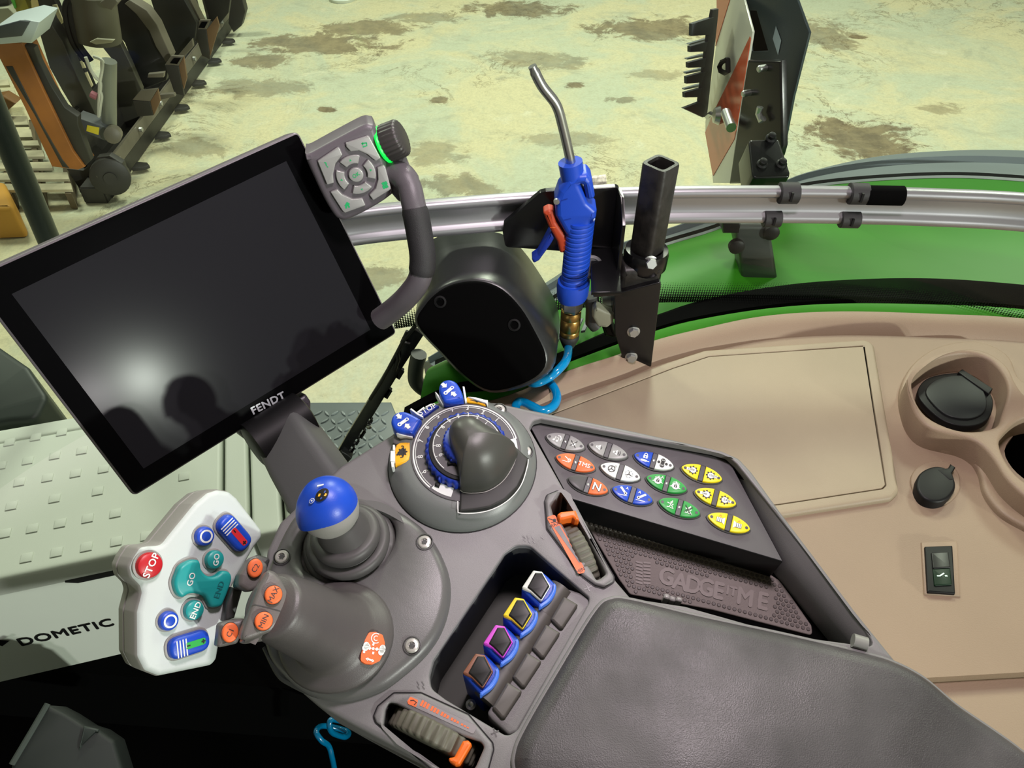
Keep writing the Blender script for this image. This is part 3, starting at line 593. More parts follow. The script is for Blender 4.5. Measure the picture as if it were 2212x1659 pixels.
MB().prism(Frame(DF.o-DF.n*.03, DF.n, DF.ex), Frame(DF.o-DF.n*.03, DF.n, DF.ex).pl(zw([(660, 60), (820, 60), (900, 470), (690, 470)])), -.01, 0, 0).build('slot_backing', M['blackm'], wb)
for p in zw([(845, 578), (710, 790)]): MB().lathe(PFm.hit(*p), PFm.n, [(.006, -.002), (.006, .014), (.004, .016)], 10).build('stud', M['zinc'], wb)
MB().tube([PFm.hit(*p, .012) for p in zw([(798, 915), (785, 970), (810, 1030), (825, 1010)])], .006, 8).build('latch', M['zinc'], wb)
HB = Frame(vy(1.16).hit(*zw([(880, 1300)])[0]), (0, -.45, .89))
MB().prism(HB, rnd(HB.pl(zw([(700, 1190), (960, 1180), (1055, 1470), (1050, 1510), (740, 1520), (730, 1470)])), .006), -.06, 0, .004).build('hinge_block', M['bgloss'], wb)
for p in zw([(810, 1410), (975, 1410), (885, 1190)]): MB().lathe(HB.hit(*p), HB.n, [(.009, -.002), (.009, .004), (.006, .006), (.006, .012), (.004, .013)], 14).build('bolt', M['black'], wb)
LB = vy(1.0)
MB().prism(LB, rnd(LB.pl([(1590, 488), (1680, 488), (1668, 520), (1680, 600), (1672, 625), (1605, 628), (1598, 560), (1590, 520)]), .006), -.05, 0, .006).build('lower_arm', mat('dark steel arm', (58, 62, 60), .35), wb)
MB().prism(vy(1.0), vy(1.0).pl([(1560, 480), (1600, 480), (1600, 505), (1562, 505)]), -.04, 0, .003).build('pivot', M['bgloss'], wb)
for p in ((1590, 530), (1665, 500)): MB().lathe(LB.hit(*p), (0, -1, 0), [(.012, -.002), (.012, .006), (.009, .008), (0.001, .008)], 16).build('bolt', M['black'], wb)
# ------------------------------------------------------------------ touch terminal
def solve_quad(c, Wd):
    r = [RT*((x-IW/2)/F)+UPV*((IH/2-y)/F)+FWD for x, y in c]
    A = Matrix((r[1], -r[2], r[3])).transposed(); l = A.inverted() @ r[0]
    P = [r[0], r[1]*l[0], r[2]*l[1], r[3]*l[2]]; s = Wd/(P[1]-P[0]).length
    return [CAM+p*s for p in P]
q = solve_quad([(-72, 602), (645, 282), (860, 720), (290, 1075)], .30)
ex = q[1]-q[0]; ey = q[0]-q[3]; TF = Frame((q[0]+q[2])/2, ex.cross(ey), ex)
term = thing('touch_terminal', 'large tilted dark touchscreen terminal with button pad and grab handle', 'screen', TF.o)
outl = rnd(TF.pl([(-72, 602), (645, 282), (860, 720), (290, 1075)]), .006)
MB().prism(TF, inset(ccw(outl), .003), -.030, -.006, .004).prism(TF, outl, -.020, -.001, .003).build('housing', mat('terminal shell', (98, 92, 97), .4, bump=.12, bscale=1500), term)
MB().prism(TF, inset(ccw(outl), .0022), -.003, 0, .0006).build('bezel_glass', mat('black glass', (9, 9, 10), .14, spec=.02), term)
scr = TF.pl([(25, 635), (618, 348), (800, 712), (310, 1012)])
sm = mat('screen off', (33, 33, 36), .14, spec=.02)
MB().prism(TF, scr, -.002, .0004, 0).build('display', sm, term)
u, v = TF.px(579, 871); d = V(TF.px(612, 855))-V(TF.px(546, 889)); an = math.atan2(d.y, d.x)
lm = MB()
lm.text(TF, 'FENDT', u, v, .0105, .0006, an, 0, .03, 1.05)
lm.build('lettering', mat('silver print', (190, 196, 200), .35), term)
# arm and clamp holding the terminal
arm = MB()
a0 = [(552, 965), (600, 975), (650, 945), (676, 905), (690, 935), (640, 1000)]
def armring(cx, cy, d_, hw, hd):
    c = dep(cx, cy, d_); ax = (dep(720, 1090, .70)-dep(615, 930, .76)).normalized(); x = camv(.80, .50, .2); x = (x-ax*x.dot(ax)).normalized(); y = ax.cross(x)
    return [c+x*u_+y*v_ for u_, v_ in rnd(rect(0, 0, 2*hw, 2*hd), min(hw, hd)*.45, 4)]
arm.rings([armring(612, 925, .765, .026, .018), armring(630, 955, .752, .028, .022), armring(655, 995, .735, .029, .024), armring(690, 1050, .715, .030, .024), armring(740, 1130, .69, .033, .024)])
arm.build('support_arm', mat('arm plastic', (96, 98, 97), .5, bump=.1, bscale=1400), term)
bc = dep(607, 930, .757); axb = (TF.ex*.9).normalized()
MB().lathe(bc-axb*.031, axb, [(.02, 0), (.0255, .002), (.0255, .060), (.02, .062)], 32).build('swivel_drum', M['black'], term)
CLP = Frame(TF.o, TF.n, TF.ex)
MB().prism(TF, rnd(TF.pl([(520, 944), (662, 850), (674, 868), (674, 890), (655, 912), (560, 968)], -.008), .004), -.030, -.008, .005).build('clamp', mat('clamp plastic', (76, 72, 80), .4), term)
MB().line(TF, TF.pl([(584, 905), (592, 915)], -.007), .0008, -.0074).build('clamp_seam', M['black'], term)
# button pad on the right edge
zk = Z(620, 180, 5.53)
KF = Frame(dep(770, 380, .715), camv(.20, -.52, .83))
kp = MB().prism(KF, cat(KF.pl(zk([(215, 870), (290, 830), (620, 650), (900, 505), (1000, 495), (1060, 545), (1160, 880), (1262, 1270), (1215, 1370), (960, 1530), (720, 1640), (620, 1630), (560, 1580), (450, 1400), (330, 1150)])), 4), -.036, 0, .005)
pad = kp.build('button_pad', mat('pad shell', (92, 86, 92), .42, bump=.12, bscale=1500), term)
KB = [('?', [(365, 930), (610, 765), (630, 780), (662, 855), (580, 960), (550, 1090), (560, 1190), (480, 1215)], (472, 975), .0075),
      ('b', [(700, 715), (960, 628), (985, 640), (1120, 890), (1110, 905), (1060, 930), (960, 850), (860, 805), (760, 815), (710, 760)], (925, 735), 0),
      ('g', [(1080, 1010), (1150, 978), (1175, 1000), (1245, 1265), (1030, 1400), (985, 1335), (1060, 1260), (1090, 1150)], (1165, 1225), 0),
      ('h', [(520, 1300), (600, 1268), (660, 1330), (780, 1385), (900, 1375), (940, 1460), (690, 1550), (660, 1520)], (722, 1460), 0)]
glyph = mat('green glyph', (20, 165, 95), .5)
def arc(cx, cy, r0, r1, a0, a1, n=7):
    f = lambda r, a: (cx+r*math.cos(math.radians(a)), cy+r*math.sin(math.radians(a)))
    return [f(r1, a0+(a1-a0)*k/n) for k in range(n+1)]+[f(r0, a1-(a1-a0)*k/n) for k in range(n+1)]
cx, cy = 826, 1095
KT = math.radians(27)
def kkey(pts, name='key'):
    P = rnd(KF.pl(zk(pts), .003), .0009, 3); mb = MB().prism(KF, P, -.001, .0032, .0008); return mb
for g, pts, c, sz in KB:
    mb = kkey(pts); u, v = KF.px(*zk([c])[0], .0033)
    if g == '?': mb.text(KF, '?', u, v, .0075, .0034, KT, 1, .02)
    if g == 'b':
        for w_, p in ((.0011, [(890, 722), (905, 705), (905, 740), (890, 722), (950, 710)]), (.001, [(950, 708), (955, 745), (905, 760)])): mb.line(KF, KF.pl(zk(p), .0033), w_, .0034, 1)
    if g == 'g':
        for p in ((1150, 1200), (1180, 1190), (1160, 1240), (1190, 1230)): mb.flat(KF, rect(*KF.px(*zk([p])[0], .0033), .0026, .0030, KT), .0034, 1)
    if g == 'h':
        mb.flat(KF, KF.pl(zk([(685, 1465), (715, 1415), (755, 1440), (740, 1450), (755, 1480), (735, 1488), (728, 1465), (715, 1470), (722, 1493), (700, 1497), (695, 1462)]), .0033), .0034, 1)
    mb.build('key', [M['silver'], glyph], pad)
RX = KF.px(*zk([(826, 1095)])[0], .003); e1 = V(KF.px(*zk([(1050, 1010)])[0], .003))-V(RX); R1 = e1.length*.98
TA = math.degrees(math.atan2(e1.y, e1.x))
for i, a in enumerate((0, 90, 180, 270)):
    P = rnd(arc(RX[0], RX[1], R1*.58, R1, a+TA-32-2, a+TA+32-2), .0006, 2)
    mb = MB().prism(KF, P, -.001, .003, .0007); a_ = math.radians(a+TA-2); uu, vv = RX[0]+R1*.78*math.cos(a_), RX[1]+R1*.78*math.sin(a_); r_ = .0013
    mb.flat(KF, [(uu+r_*math.cos(a_+k*2*PI/3), vv+r_*math.sin(a_+k*2*PI/3)) for k in range(3)], .0032, 1)
    mb.build('key', [M['silver'], glyph], pad)
mb = MB().prism(KF, circ(*RX, R1*.37, 28), -.001, .0035, .0009); mb.text(KF, 'OK', *RX, .0048, .0037, KT, 1, .015); mb.build('key', [M['silver'], glyph], pad)
# encoder knob with lit ring
kc = dep(833, 311, .715); kax = camv(.80, .24, .25)
MB().lathe(kc-kax*.004, kax, [(.0165, .001), (.0172, .0015), (.0174, .003), (.0165, .0045)], 40).build('lit_ring', mat('green lit ring', (0, 225, 70), .4, emit=.9), term)
MB().lathe(kc+kax*.001, kax, [(.0150, -.001), (.0172, 0), (.0174, .003), (.0170, .014), (.0160, .0165), (.0140, .0175), (.0001, .0175)], 120, rib=.025, nrib=24).build('encoder_knob', mat('knob', (52, 49, 48), .45), term, smooth=55)
# grab handle
MB().prism(KF, rnd(KF.pl(zk([(1180, 960), (1290, 905), (1400, 885), (1440, 930), (1590, 1300), (1570, 1330), (1345, 1440), (1250, 1330), (1215, 1290)]), -.004), .003), -.026, -.004, .006).build('handle_shoulder', bpy.data.materials['pad shell'], term)
gp = [dep(*p) for p in [(812, 372, .735), (858, 374, .727), (882, 398, .722), (893, 440, .722), (905, 500, .73), (913, 560, .737), (905, 605, .745), (880, 640, .757), (850, 668, .772), (820, 690, .785)]]
gpts = cat([tuple(p) for p in gp], 6, False)
MB().tube(gpts, [.012]*6+[.0125]*6+[.0115]*(len(gpts)-12), 16, sy=.95).build('grab_handle', mat('handle plastic', (88, 83, 88), .42, bump=.15, bscale=1300), term, smooth=60)
MB().tube(gpts[19:35], [.0118]+[.0128]*14+[.0118], 16, sy=.98).build('soft_grip', mat('soft grip', (36, 35, 37), .6, bump=.4, bscale=1500), term, smooth=60)
# ------------------------------------------------------------------ grey cool box at the left
zf = Z(0, 820, 2.765)
ZT = 1.77; LID = hz(ZT)
fr_p = LID.hit(0, 1252); fr_q = LID.hit(250, 1200); dx = (fr_q-fr_p); dx.z = 0; dx.normalize(); dyv = V((-dx.y, dx.x, 0))
fb = thing('cool_box', 'pale grey cool box with bumpy lid on the cab floor at left', 'cool box', fr_p)
def fbox(name, x0, x1, y0, y1, z0, z1, m, b=.008):
    f = Frame((fr_p.x, fr_p.y, 0), (0, 0, 1), dx); return MB().prism(f, rnd(rect((x0+x1)/2, (y0+y1)/2, x1-x0, y1-y0), min(.012, abs(y1-y0)*.3)), z0, z1, b).build(name, m, fb)
xr = (LID.hit(528, 1100)-fr_p).dot(dx); ybk = (LID.hit(60, 945)-fr_p).dot(dyv)
fbox('body', -.30, xr+.005, .012, ybk, 1.50, ZT-.03, M['fridge'])
fbox('lid', -.30, xr-.035, 0, ybk, ZT-.035, ZT, M['fridge'], .006)
fbox('hinge_strip', -.30, xr-.03, ybk+.003, ybk+.035, ZT-.05, ZT-.004, M['fridge'], .004)
fbox('side_strip', xr-.030, xr+.004, .0, ybk+.03, ZT-.05, ZT-.003, M['fridge'], .004)
fbox('end_panel', xr+.008, xr+.05, -.01, ybk-.02, 1.50, ZT-.010, M['fridge'], .005)
fbox('control_panel', xr+.055, xr+.135, -.02, ybk-.10, 1.50, ZT-.016, mat('panel plastic', (150, 156, 142), .5), .005)
LF = Frame((fr_p.x, fr_p.y, ZT), (0, 0, 1), dx)
rows = [[(20, 130), (65, 62+0)], ]
P00 = LF.px(*zf([(100, 615)])[0]); 
bumpsrc = None
for ry, ((x0, y0), (x1, y1), n_) in enumerate([((58, 375), (370, 315), 3), ((6, 515), (490, 425), 4), ((-50, 640), (620, 535), 5), ((70, 755), (1100, 580), 5), ((30, 920), (690, 800), 5), ((160, 1065), (875, 935), 5)]):
    for k in range(n_):
        px_, py_ = zf([(x0+(x1-x0)*k/(n_-1), y0+(y1-y0)*k/(n_-1))])[0]; u, v = LF.px(px_, py_)
        if u > xr-.05 or v < .012: continue
        o = MB().prism(LF, rect(u, v, .0155, .0155), -.0005, .0014, .0005).build('lid_bump', M['fridge'], fb) if bumpsrc is None else bumpsrc[0].copy()
        if bumpsrc is None: bumpsrc = (o, u, v)
        else: COL.objects.link(o); o.parent = fb; o.location = LF.ex*(u-bumpsrc[1])+LF.ey*(v-bumpsrc[2])
FF = Frame((fr_p.x, fr_p.y, ZT), tuple(-dyv), dx)
FFo = Frame(FF.o+dyv*.012, FF.n, dx)
u, v = FFo.px(*zf([(395, 1508)])[0]); uu, vv = FFo.px(*zf([(95, 1545)])[0]); u2, _ = FFo.px(*zf([(690, 1475)])[0])
wd = u2-uu; mb = MB(); vs, _f = text2d('DOMETIC', .03); w0 = max(a for a, b in vs)-min(a for a, b in vs)
mb.text(FFo, 'DOMETIC', (uu+u2)/2, v, .029, .0012, .0, 0, .03, wd/w0/.029)
s0 = FFo.px(*zf([(40, 1560)])[0])
for a in (0, 1): mb.flat(FFo, [(s0[0]-.022+.012*a, s0[1]+.010), (s0[0]+.004*a, s0[1]), (s0[0]-.022+.012*a, s0[1]-.010), (s0[0]-.028+.012*a, s0[1])], .0012)
mb.build('lettering', M['ink'], fb)
u, v = LF.px(*zf([(600, 1115)])[0]); MB().prism(FF, [(u-.06, -.032), (u-.045, -.040), (u+.02, -.040), (u+.03, -.032)], -.003, .004, .001).build('latch_notch', M['rubber'], fb)
CPf = Frame((fr_p.x, fr_p.y, ZT-.016), (0, 0, 1), dx)
pc = CPf.px(628, 1091)
MB().prism(CPf, cat(CPf.pl([(616, 1055), (630, 1040), (680, 1090), (660, 1112), (630, 1111), (617, 1095)]), 4), -.001, .001, .0005).build('button_panel', M['lens'], fb)
MB().line(CPf, circ(*CPf.px(629, 1094, .0015), .0038, 20)[6:20]+[], .0007, .0016).line(CPf, [CPf.px(629, 1094, .0015), (CPf.px(629, 1094, .0015)[0], CPf.px(629, 1094, .0015)[1]+.0045)], .0007, .0016).build('power_symbol', mat('grey print', (150, 155, 150), .5), fb)
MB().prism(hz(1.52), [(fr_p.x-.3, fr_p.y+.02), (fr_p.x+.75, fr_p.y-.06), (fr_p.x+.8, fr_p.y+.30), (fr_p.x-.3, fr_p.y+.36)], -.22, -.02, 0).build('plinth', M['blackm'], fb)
# dark things low on the left: lit grey plastic cover on the cab floor, dark tyre flank outside
gl_ = hz(1.36); zc = Z(0, 1380, 2.911)
dk = thing('floor_cover', 'dark grey plastic cover low in the shadow at bottom left', 'cover', gl_.hit(120, 1600))
GC = Frame(dep(150, 1590, 1.05), camv(.30, .38, .87))
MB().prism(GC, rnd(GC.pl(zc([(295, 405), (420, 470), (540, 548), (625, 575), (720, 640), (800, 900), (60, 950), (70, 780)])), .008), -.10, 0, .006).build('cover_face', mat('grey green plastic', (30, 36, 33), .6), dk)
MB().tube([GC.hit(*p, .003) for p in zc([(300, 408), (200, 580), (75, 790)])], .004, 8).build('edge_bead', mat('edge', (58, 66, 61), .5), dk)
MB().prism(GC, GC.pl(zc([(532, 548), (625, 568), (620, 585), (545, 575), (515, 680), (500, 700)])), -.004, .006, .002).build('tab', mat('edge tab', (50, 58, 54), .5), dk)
# ------------------------------------------------------------------ outside left: grab pole, dark flank, step, wiper, hose
ps = thing('handrail_post', 'dark round steel handrail post outside the window at far left', 'post', vy(1.05).hit(100, 500))
pa, pb = vy(1.05).hit(40, 362), vy(1.05).hit(100, 505); MB().tube([pa+(pa-pb)*t for t in (5, 1, 0, -1, -6)], .017, 20).build('post_tube', mat('dark green steel', (30, 40, 36), .4), ps)
tf = thing('dark_flank', 'dark green black plastic flank seen behind the terminal at far left', 'panel', dep(40, 830, 1.35))
TK = Frame(dep(40, 830, 1.35), camv(.1, .55, .83))
MB().prism(TK, rnd(TK.pl([(-120, 700), (-20, 735), (60, 790), (100, 850), (100, 862), (78, 908), (20, 912), (-130, 940)]), .02), -.25, 0, .01).build('panel', mat('flank', (34, 42, 38), .5), tf)
tag(MB().prism(hz(1.55), [hz(1.55).px(*p) for p in [(-200, 905), (35, 890), (20, 918), (-200, 960)]], -.03, 0, .005).build('edge_pad', mat('tan edge', (190, 170, 120), .6)), 'tan edge strip under the dark flank at the far left border', 'strip')
st = thing('step_plate', 'grey checker plate step outside with raised lozenges under the wiper', 'step', hz(1.15).hit(770, 920))
SF = hz(1.15)
MB().prism(SF, SF.pl([(600, 869), (845, 868), (860, 905), (870, 1090), (560, 1090)]), -.02, 0, .004).prism(SF, SF.pl([(640, 900), (820, 900), (830, 1050), (610, 1050)]), -1.15, -.021, 0).build('tread', mat('steel plate', (92, 102, 102), .45, var=.06, vscale=10), st)
src = None; base = SF.px(688, 893); s1 = SF.px(724, 893)[0]-base[0]; s2 = base[1]-SF.px(688, 926)[1]
for r in range(9):
    for c in range(8):
        u, v = base[0]-s1*2+c*s1+(r % 2)*s1*.5, base[1]+s2*.5-r*s2*.52*2*.5
        for hn, (du, dv, an) in enumerate(((0, 0, -.95), (s1*.5, s2*.02, .75))):
            if not (SF.px(600, 880)[0] < u+du < SF.px(850, 880)[0] and v < base[1]+.02): continue
            L_ = s1*.30; W_ = s1*.085
            if src is None or (hn == 1 and len(src) == 1):
                ca, sa = math.cos(an), math.sin(an); Pt = [(u+du+x*ca-y*sa, v+dv+x*sa+y*ca) for x, y in ((-L_, 0), (-L_*.5, W_*.8), (0, W_), (L_*.5, W_*.8), (L_, 0), (L_*.5, -W_*.8), (0, -W_), (-L_*.5, -W_*.8))]
                o = MB().prism(SF, Pt, -.001, .004, .003, seg=2).build('lozenge', M['steel'] if False else mat('lozenge steel', (120, 130, 130), .4), st)
                src = [(o, u+du, v+dv)] if src is None else src+[(o, u+du, v+dv)]
            else:
                o0, u0, v0 = src[hn]; o = o0.copy(); COL.objects.link(o); o.parent = st; o.location = (u+du-u0, v+dv-v0, 0)
wp = thing('window_wiper', 'black slotted wiper arm lying diagonally outside left of the pod', 'wiper', vy(1.0).hit(800, 880))
YW = vy(1.0)
wa = [(740, 985), (760, 950), (808, 872), (858, 790), (905, 718)]; 
def offs(pts, d): 
    out = []
    for i, p in enumerate(pts):
        a, b = V(pts[max(i-1, 0)]), V(pts[min(i+1, len(pts)-1)]); t = (b-a).normalized(); out.append((p[0]-t.y*d, p[1]+t.x*d))
    return out
l_, r_ = offs(wa, -14), offs(wa, 12)
holes = []
for (x, y, ln) in ((758, 968, 9), (768, 952, 9), (780, 935, 14), (797, 908, 8), (836, 848, 16), (862, 806, 16)):
    d = V((.53, -.85)); n_ = V((.85, .53)); c = V((x+2, y+3)); holes.append([tuple(c+d*a+n_*b) for a, b in ((-ln*.6, -4), (ln*.6, -4), (ln*.6, 4), (-ln*.6, 4))])
MB().prism(YW, YW.pl(l_+list(reversed(r_))), -.008, 0, .001, holes=[YW.pl(h) for h in holes]).build('arm', M['bgloss'], wp)
MB().tube([YW.hit(*p, .006) for p in [(800, 862), (826, 822), (858, 762), (872, 735), (908, 690)]], .0035, 8).tube([YW.hit(*p, .006) for p in [(858, 762), (860, 775), (852, 800)]], .004, 8).build('blade_carrier', M['black'], wp)
MB().tube([YW.hit(*p, .004) for p in [(880, 715), (868, 738), (886, 742)]], .003, 8).build('linkage', M['black'], wp)
MB().prism(YW, rnd(YW.pl([(728, 985), (738, 968), (752, 976), (762, 984), (745, 1003), (735, 1000)]), .003), -.014, .008, .003).build('pivot', M['black'], wp)
MB().lathe(YW.hit(797, 921, .001), (0, -1, 0), [(.005, 0), (.005, .003), (.001, .004)], 14).build('rivet', M['steel'], wp)
zo = Z(820, 800, 4.608)
tag(MB().tube(cat([tuple(vy(.97).hit(*p)) for p in [(905, 765), (898, 800), (900, 825), (920, 842), (945, 845), (960, 838)]], 6, False), .0135, 14).build('rubber_hose', mat('green black hose', (26, 34, 28), .5)), 'thick black rubber hose bending outside beneath the pod', 'hose')
# ------------------------------------------------------------------ row of implements in the barn, top left
zi = Z(0, 0, 3.568)
PY = 4.75
def slab(name, parent, pts, y, th, m, b=.006, holes=()):
    f = vy(y); return MB().prism(f, f.pl(zi(pts)), -th, 0, b, holes=[f.pl(zi(h)) for h in holes]).build(name, m, parent)
drk = mat('dark implement steel', (44, 42, 38), .5, var=.2, vscale=5); drk2 = mat('black mast steel', (22, 22, 21), .45); gry = mat('worn grey steel', (98, 92, 80), .5, var=.12, vscale=6)
rust = mat('rusty orange paint', (150, 92, 38), .6, var=.2, vscale=4)
rp = thing('rust_post', 'rust orange slotted steel post with pale capped top, far left', 'post', vy((PY-.30)).hit(140, 365))
slab('post_body', rp, [(-30, 345), (100, 325), (165, 335), (330, 690), (560, 1165), (650, 1290), (600, 1310), (400, 1285), (190, 830), (-30, 400)], (PY-.30), .16, rust)
slab('slot_plate', rp, [(40, 512), (95, 510), (330, 970), (480, 1230), (535, 1300), (480, 1290), (260, 880)], (PY-.30)-.004, .02, drk)
slab('side_flange', rp, [(165, 340), (260, 370), (300, 480), (400, 670), (500, 830), (600, 900), (600, 960), (650, 1100), (700, 1240), (650, 1285), (560, 1165), (330, 690)], (PY-.30)+.02, .05, drk)
slab('cap', rp, [(-30, 205), (190, 150), (305, 172), (240, 335), (165, 330), (-30, 345)], (PY-.30)-.01, .24, mat('pale cap', (185, 195, 198), .4))
slab('cap_top', rp, [(-30, 210), (150, 160), (230, 165), (165, 280), (-30, 300)], (PY-.30)-.02, .01, mat('dark cap top', (60, 66, 70), .5))
slab('foot', rp, [(510, 1300), (640, 1315), (705, 1260), (740, 1440), (700, 1580), (640, 1560), (600, 1440)], PY+.02, .06, drk)
slab('foot_plate', rp, [(610, 1440), (740, 1420), (850, 1550), (880, 1600), (660, 1600)], PY+.0, .06, mat('rusty foot', (86, 70, 52), .6))
# long lifting frame: base rail with teeth, plates, masts
imp = thing('lifting_frame', 'long dark steel implement frame with masts lying along the barn floor', 'implement', FL.hit(300, 400))
A0, A1 = FL.hit(238, 440), FL.hit(528, 30); dr = (A1-A0); Ln = dr.length; dr.normalize(); sd = V((-dr.y, dr.x, 0))
MB().box(A0+dr*Ln/2+sd*.09+V((0, 0, .06)), dr*Ln, sd*.16, V((0, 0, .12))).build('base_rail', drk, imp, bevel=.008)
MB().box(A0+dr*Ln/2+sd*.02+V((0, 0, .16)), dr*Ln, sd*.02, V((0, 0, .10))).build('upper_rail', gry, imp, bevel=.004)
for k, (a, b) in enumerate(((.05, .30), (.38, .55), (.62, .80), (.85, .97))):
    MB().box(A0+dr*Ln*(a+b)/2+sd*.18+V((0, 0, .30)), dr*Ln*(b-a), sd*.03, V((0, 0, .42))).build('skirt_plate', drk, imp, bevel=.006)
MB().lathe(vy(PY-.1).hit(*zi([(850, 1370)])[0]), (.35, -1, .1), [(.125, -.04), (.125, .0), (.115, .006), (.04, .006), (.04, .02), (.0, .02)], 24).build('end_disc', drk, imp)
slab('end_plate', imp, [(715, 1290), (745, 1215), (840, 1200), (940, 1260), (965, 1340), (905, 1480), (840, 1560), (790, 1540), (735, 1420)], PY-.06, .05, drk)
slab('mast', imp, [(265, 120), (340, 100), (480, 320), (600, 600), (765, 945), (600, 900), (480, 700), (380, 520)], PY+.25, .10, mat('mast grey', (50, 50, 47), .45))
slab('mast', imp, [(180, -40), (400, -40), (560, 330), (720, 690), (740, 780), (660, 760), (520, 480), (330, 100)], PY+.55, .06, drk2)
for p in ([(235, -20), (280, -20), (303, 70), (270, 105), (240, 60)],): slab('mast_window', imp, p, PY+.54, .01, mat('pale yellow board', (215, 195, 130), .6))
for p in ([(400, 40), (435, 35), (490, 170), (465, 195)], [(488, 240), (520, 228), (540, 280), (510, 305)], [(545, 365), (575, 350), (605, 415), (578, 435)], [(605, 480), (635, 468), (660, 525), (625, 530)], [(635, 570), (670, 555), (715, 660), (690, 690)]):
    slab('mast_window', imp, p, PY+.54, .01, mat('pale gap', (200, 190, 150), .6) if 'gap' not in M else M['gap'])
slab('blade_plate', imp, [(520, 60), (620, -40), (860, -40), (850, 180), (1000, 480), (1090, 690), (1060, 940), (1000, 1000), (900, 900), (880, 480), (760, 330)], PY+.78, .05, mat('blade plate', (60, 58, 50), .45, var=.15, vscale=3))
slab('rear_blade_plate', imp, [(860, -40), (1000, -40), (1200, 190), (1320, 430), (1280, 620), (1100, 690), (960, 330), (840, 180)], PY+.95, .05, drk2)  # further blade plate in black steel, behind the first
slab('curved_arm', imp, [(960, 30), (1000, 0), (1130, 80), (1210, 190), (1320, 440), (1290, 500), (1200, 360), (1150, 240), (1050, 110)], PY+.9, .10, gry)
slab('blade_plate', imp, [(1150, -40), (1400, -40), (1520, 180), (1500, 330), (1400, 440), (1330, 430), (1220, 190)], PY+1.5, .05, drk2)
slab('curved_arm', imp, [(1400, -20), (1460, -20), (1560, 180), (1620, 420), (1560, 440), (1500, 260)], PY+1.7, .09, mat('arm brown grey', (82, 76, 64), .5))
slab('blade_plate', imp, [(1560, -40), (1780, -40), (1760, 100), (1690, 190), (1620, 160)], PY+2.6, .05, drk2)
slab('end_stanchion', imp, [(1780, -40), (1860, -40), (1890, 90), (1860, 200), (1800, 250), (1760, 180)], PY+3.0, .10, drk)
slab('cross_strip', imp, [(1140, 572), (1265, 560), (1260, 598), (1135, 600)], PY+.44, .03, gry)
slab('cross_strip', imp, [(1230, 730), (1340, 722), (1350, 745), (1225, 775)], PY+.44, .03, gry)
slab('cross_strip', imp, [(1370, 430), (1480, 300), (1490, 360), (1420, 440)], PY+1.4, .03, gry)
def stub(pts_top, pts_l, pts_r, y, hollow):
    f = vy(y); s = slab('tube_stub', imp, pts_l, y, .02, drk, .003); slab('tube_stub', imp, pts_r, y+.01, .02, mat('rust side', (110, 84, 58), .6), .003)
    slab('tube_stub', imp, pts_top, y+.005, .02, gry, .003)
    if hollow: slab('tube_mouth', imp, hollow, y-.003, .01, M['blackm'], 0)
stub([(1080, 700), (1215, 685), (1155, 785), (1020, 770)], [(1025, 775), (1155, 785), (1180, 890), (1060, 900)], [(1155, 785), (1215, 690), (1235, 780), (1185, 890)], PY+.35, None)
stub([(1270, 500), (1320, 430), (1415, 435), (1375, 510)], [(1270, 500), (1375, 510), (1420, 740), (1345, 720)], [(1375, 510), (1415, 440), (1440, 600), (1415, 690)], PY+.8, [(1310, 488), (1340, 448), (1392, 450), (1365, 494)])
stub([(1500, 225), (1540, 155), (1620, 155), (1590, 230)], [(1500, 225), (1590, 230), (1620, 460), (1560, 430)], [(1590, 230), (1670, 130), (1690, 200), (1620, 430)], PY+1.6, [(1530, 215), (1555, 170), (1600, 170), (1575, 218)])
for k in range(6):
    t = .12+.13*k; c = A0+dr*Ln*t-sd*.02+V((0, 0, .035))
    MB().prism(hz(c.z), [(c.x, c.y-.05), (c.x+.08, c.y-.03), (c.x+.11, c.y), (c.x+.08, c.y+.04), (c.x, c.y+.05)], -.012, .012, .003).build('tooth', drk, imp)
for k in range(7):
    c = A0+dr*Ln*(.08+.12*k)-sd*.0+V((0, 0, .17)); MB().lathe(c, -sd, [(.018, 0), (.018, .02), (.01, .024)], 8).build('bolt', M['zinc'], imp)
# hydraulic ram with its bracket
ram = thing('hydraulic_ram', 'grey hydraulic ram with pale hose lines standing on the implement', 'hydraulic ram', vy(PY).hit(235, 200))
MB().tube([vy(PY-.08).hit(*p) for p in zi([(838, 470), (838, 720), (840, 975)])], .045, 16).build('barrel', mat('ram grey', (120, 122, 112), .4, metal=.3), ram)
MB().tube([vy(PY-.08).hit(*p) for p in zi([(842, 975), (850, 1020)])], .03, 12).build('rod_end', M['dark'], ram)
for pts in ([(720, 435), (790, 470), (785, 560), (770, 640), (760, 900)], [(660, 440), (700, 540), (740, 600), (775, 640), (765, 760)], [(770, 700), (785, 740), (775, 800), (765, 890)]):
    MB().tube(cat([tuple(vy(PY-.12).hit(*p)) for p in zi(pts)], 5, False), .010, 8).build('hose_line', mat('pale hose', (190, 190, 175), .4), ram)
MB().tube([vy(PY-.13).hit(*p) for p in zi([(700, 722), (745, 745)])], .022, 8).build('coupling', mat('pinkish coupling', (150, 90, 100), .5), ram)
slab('bracket_arm', ram, [(590, 905), (830, 990), (860, 1060), (810, 1085), (585, 1000)], PY-.16, .10, mat('bracket grey', (84, 86, 88), .45))
slab('yellow_label', ram, [(672, 965), (765, 985), (758, 1040), (665, 1010)], PY-.163, .006, mat('yellow label', (225, 205, 60), .5), 0)
MB().lathe(vy(PY-.2).hit(*zi([(870, 1040)])[0]), (.3, -1, .2), [(.05, -.06), (.05, .02), (.03, .03)], 16).build('pivot_pin', gry, ram)
bell = thing('dump_tube', 'dark grey cylindrical steel drum with pale rim at implement top', 'drum', vy(PY+.4).hit(200, 80))
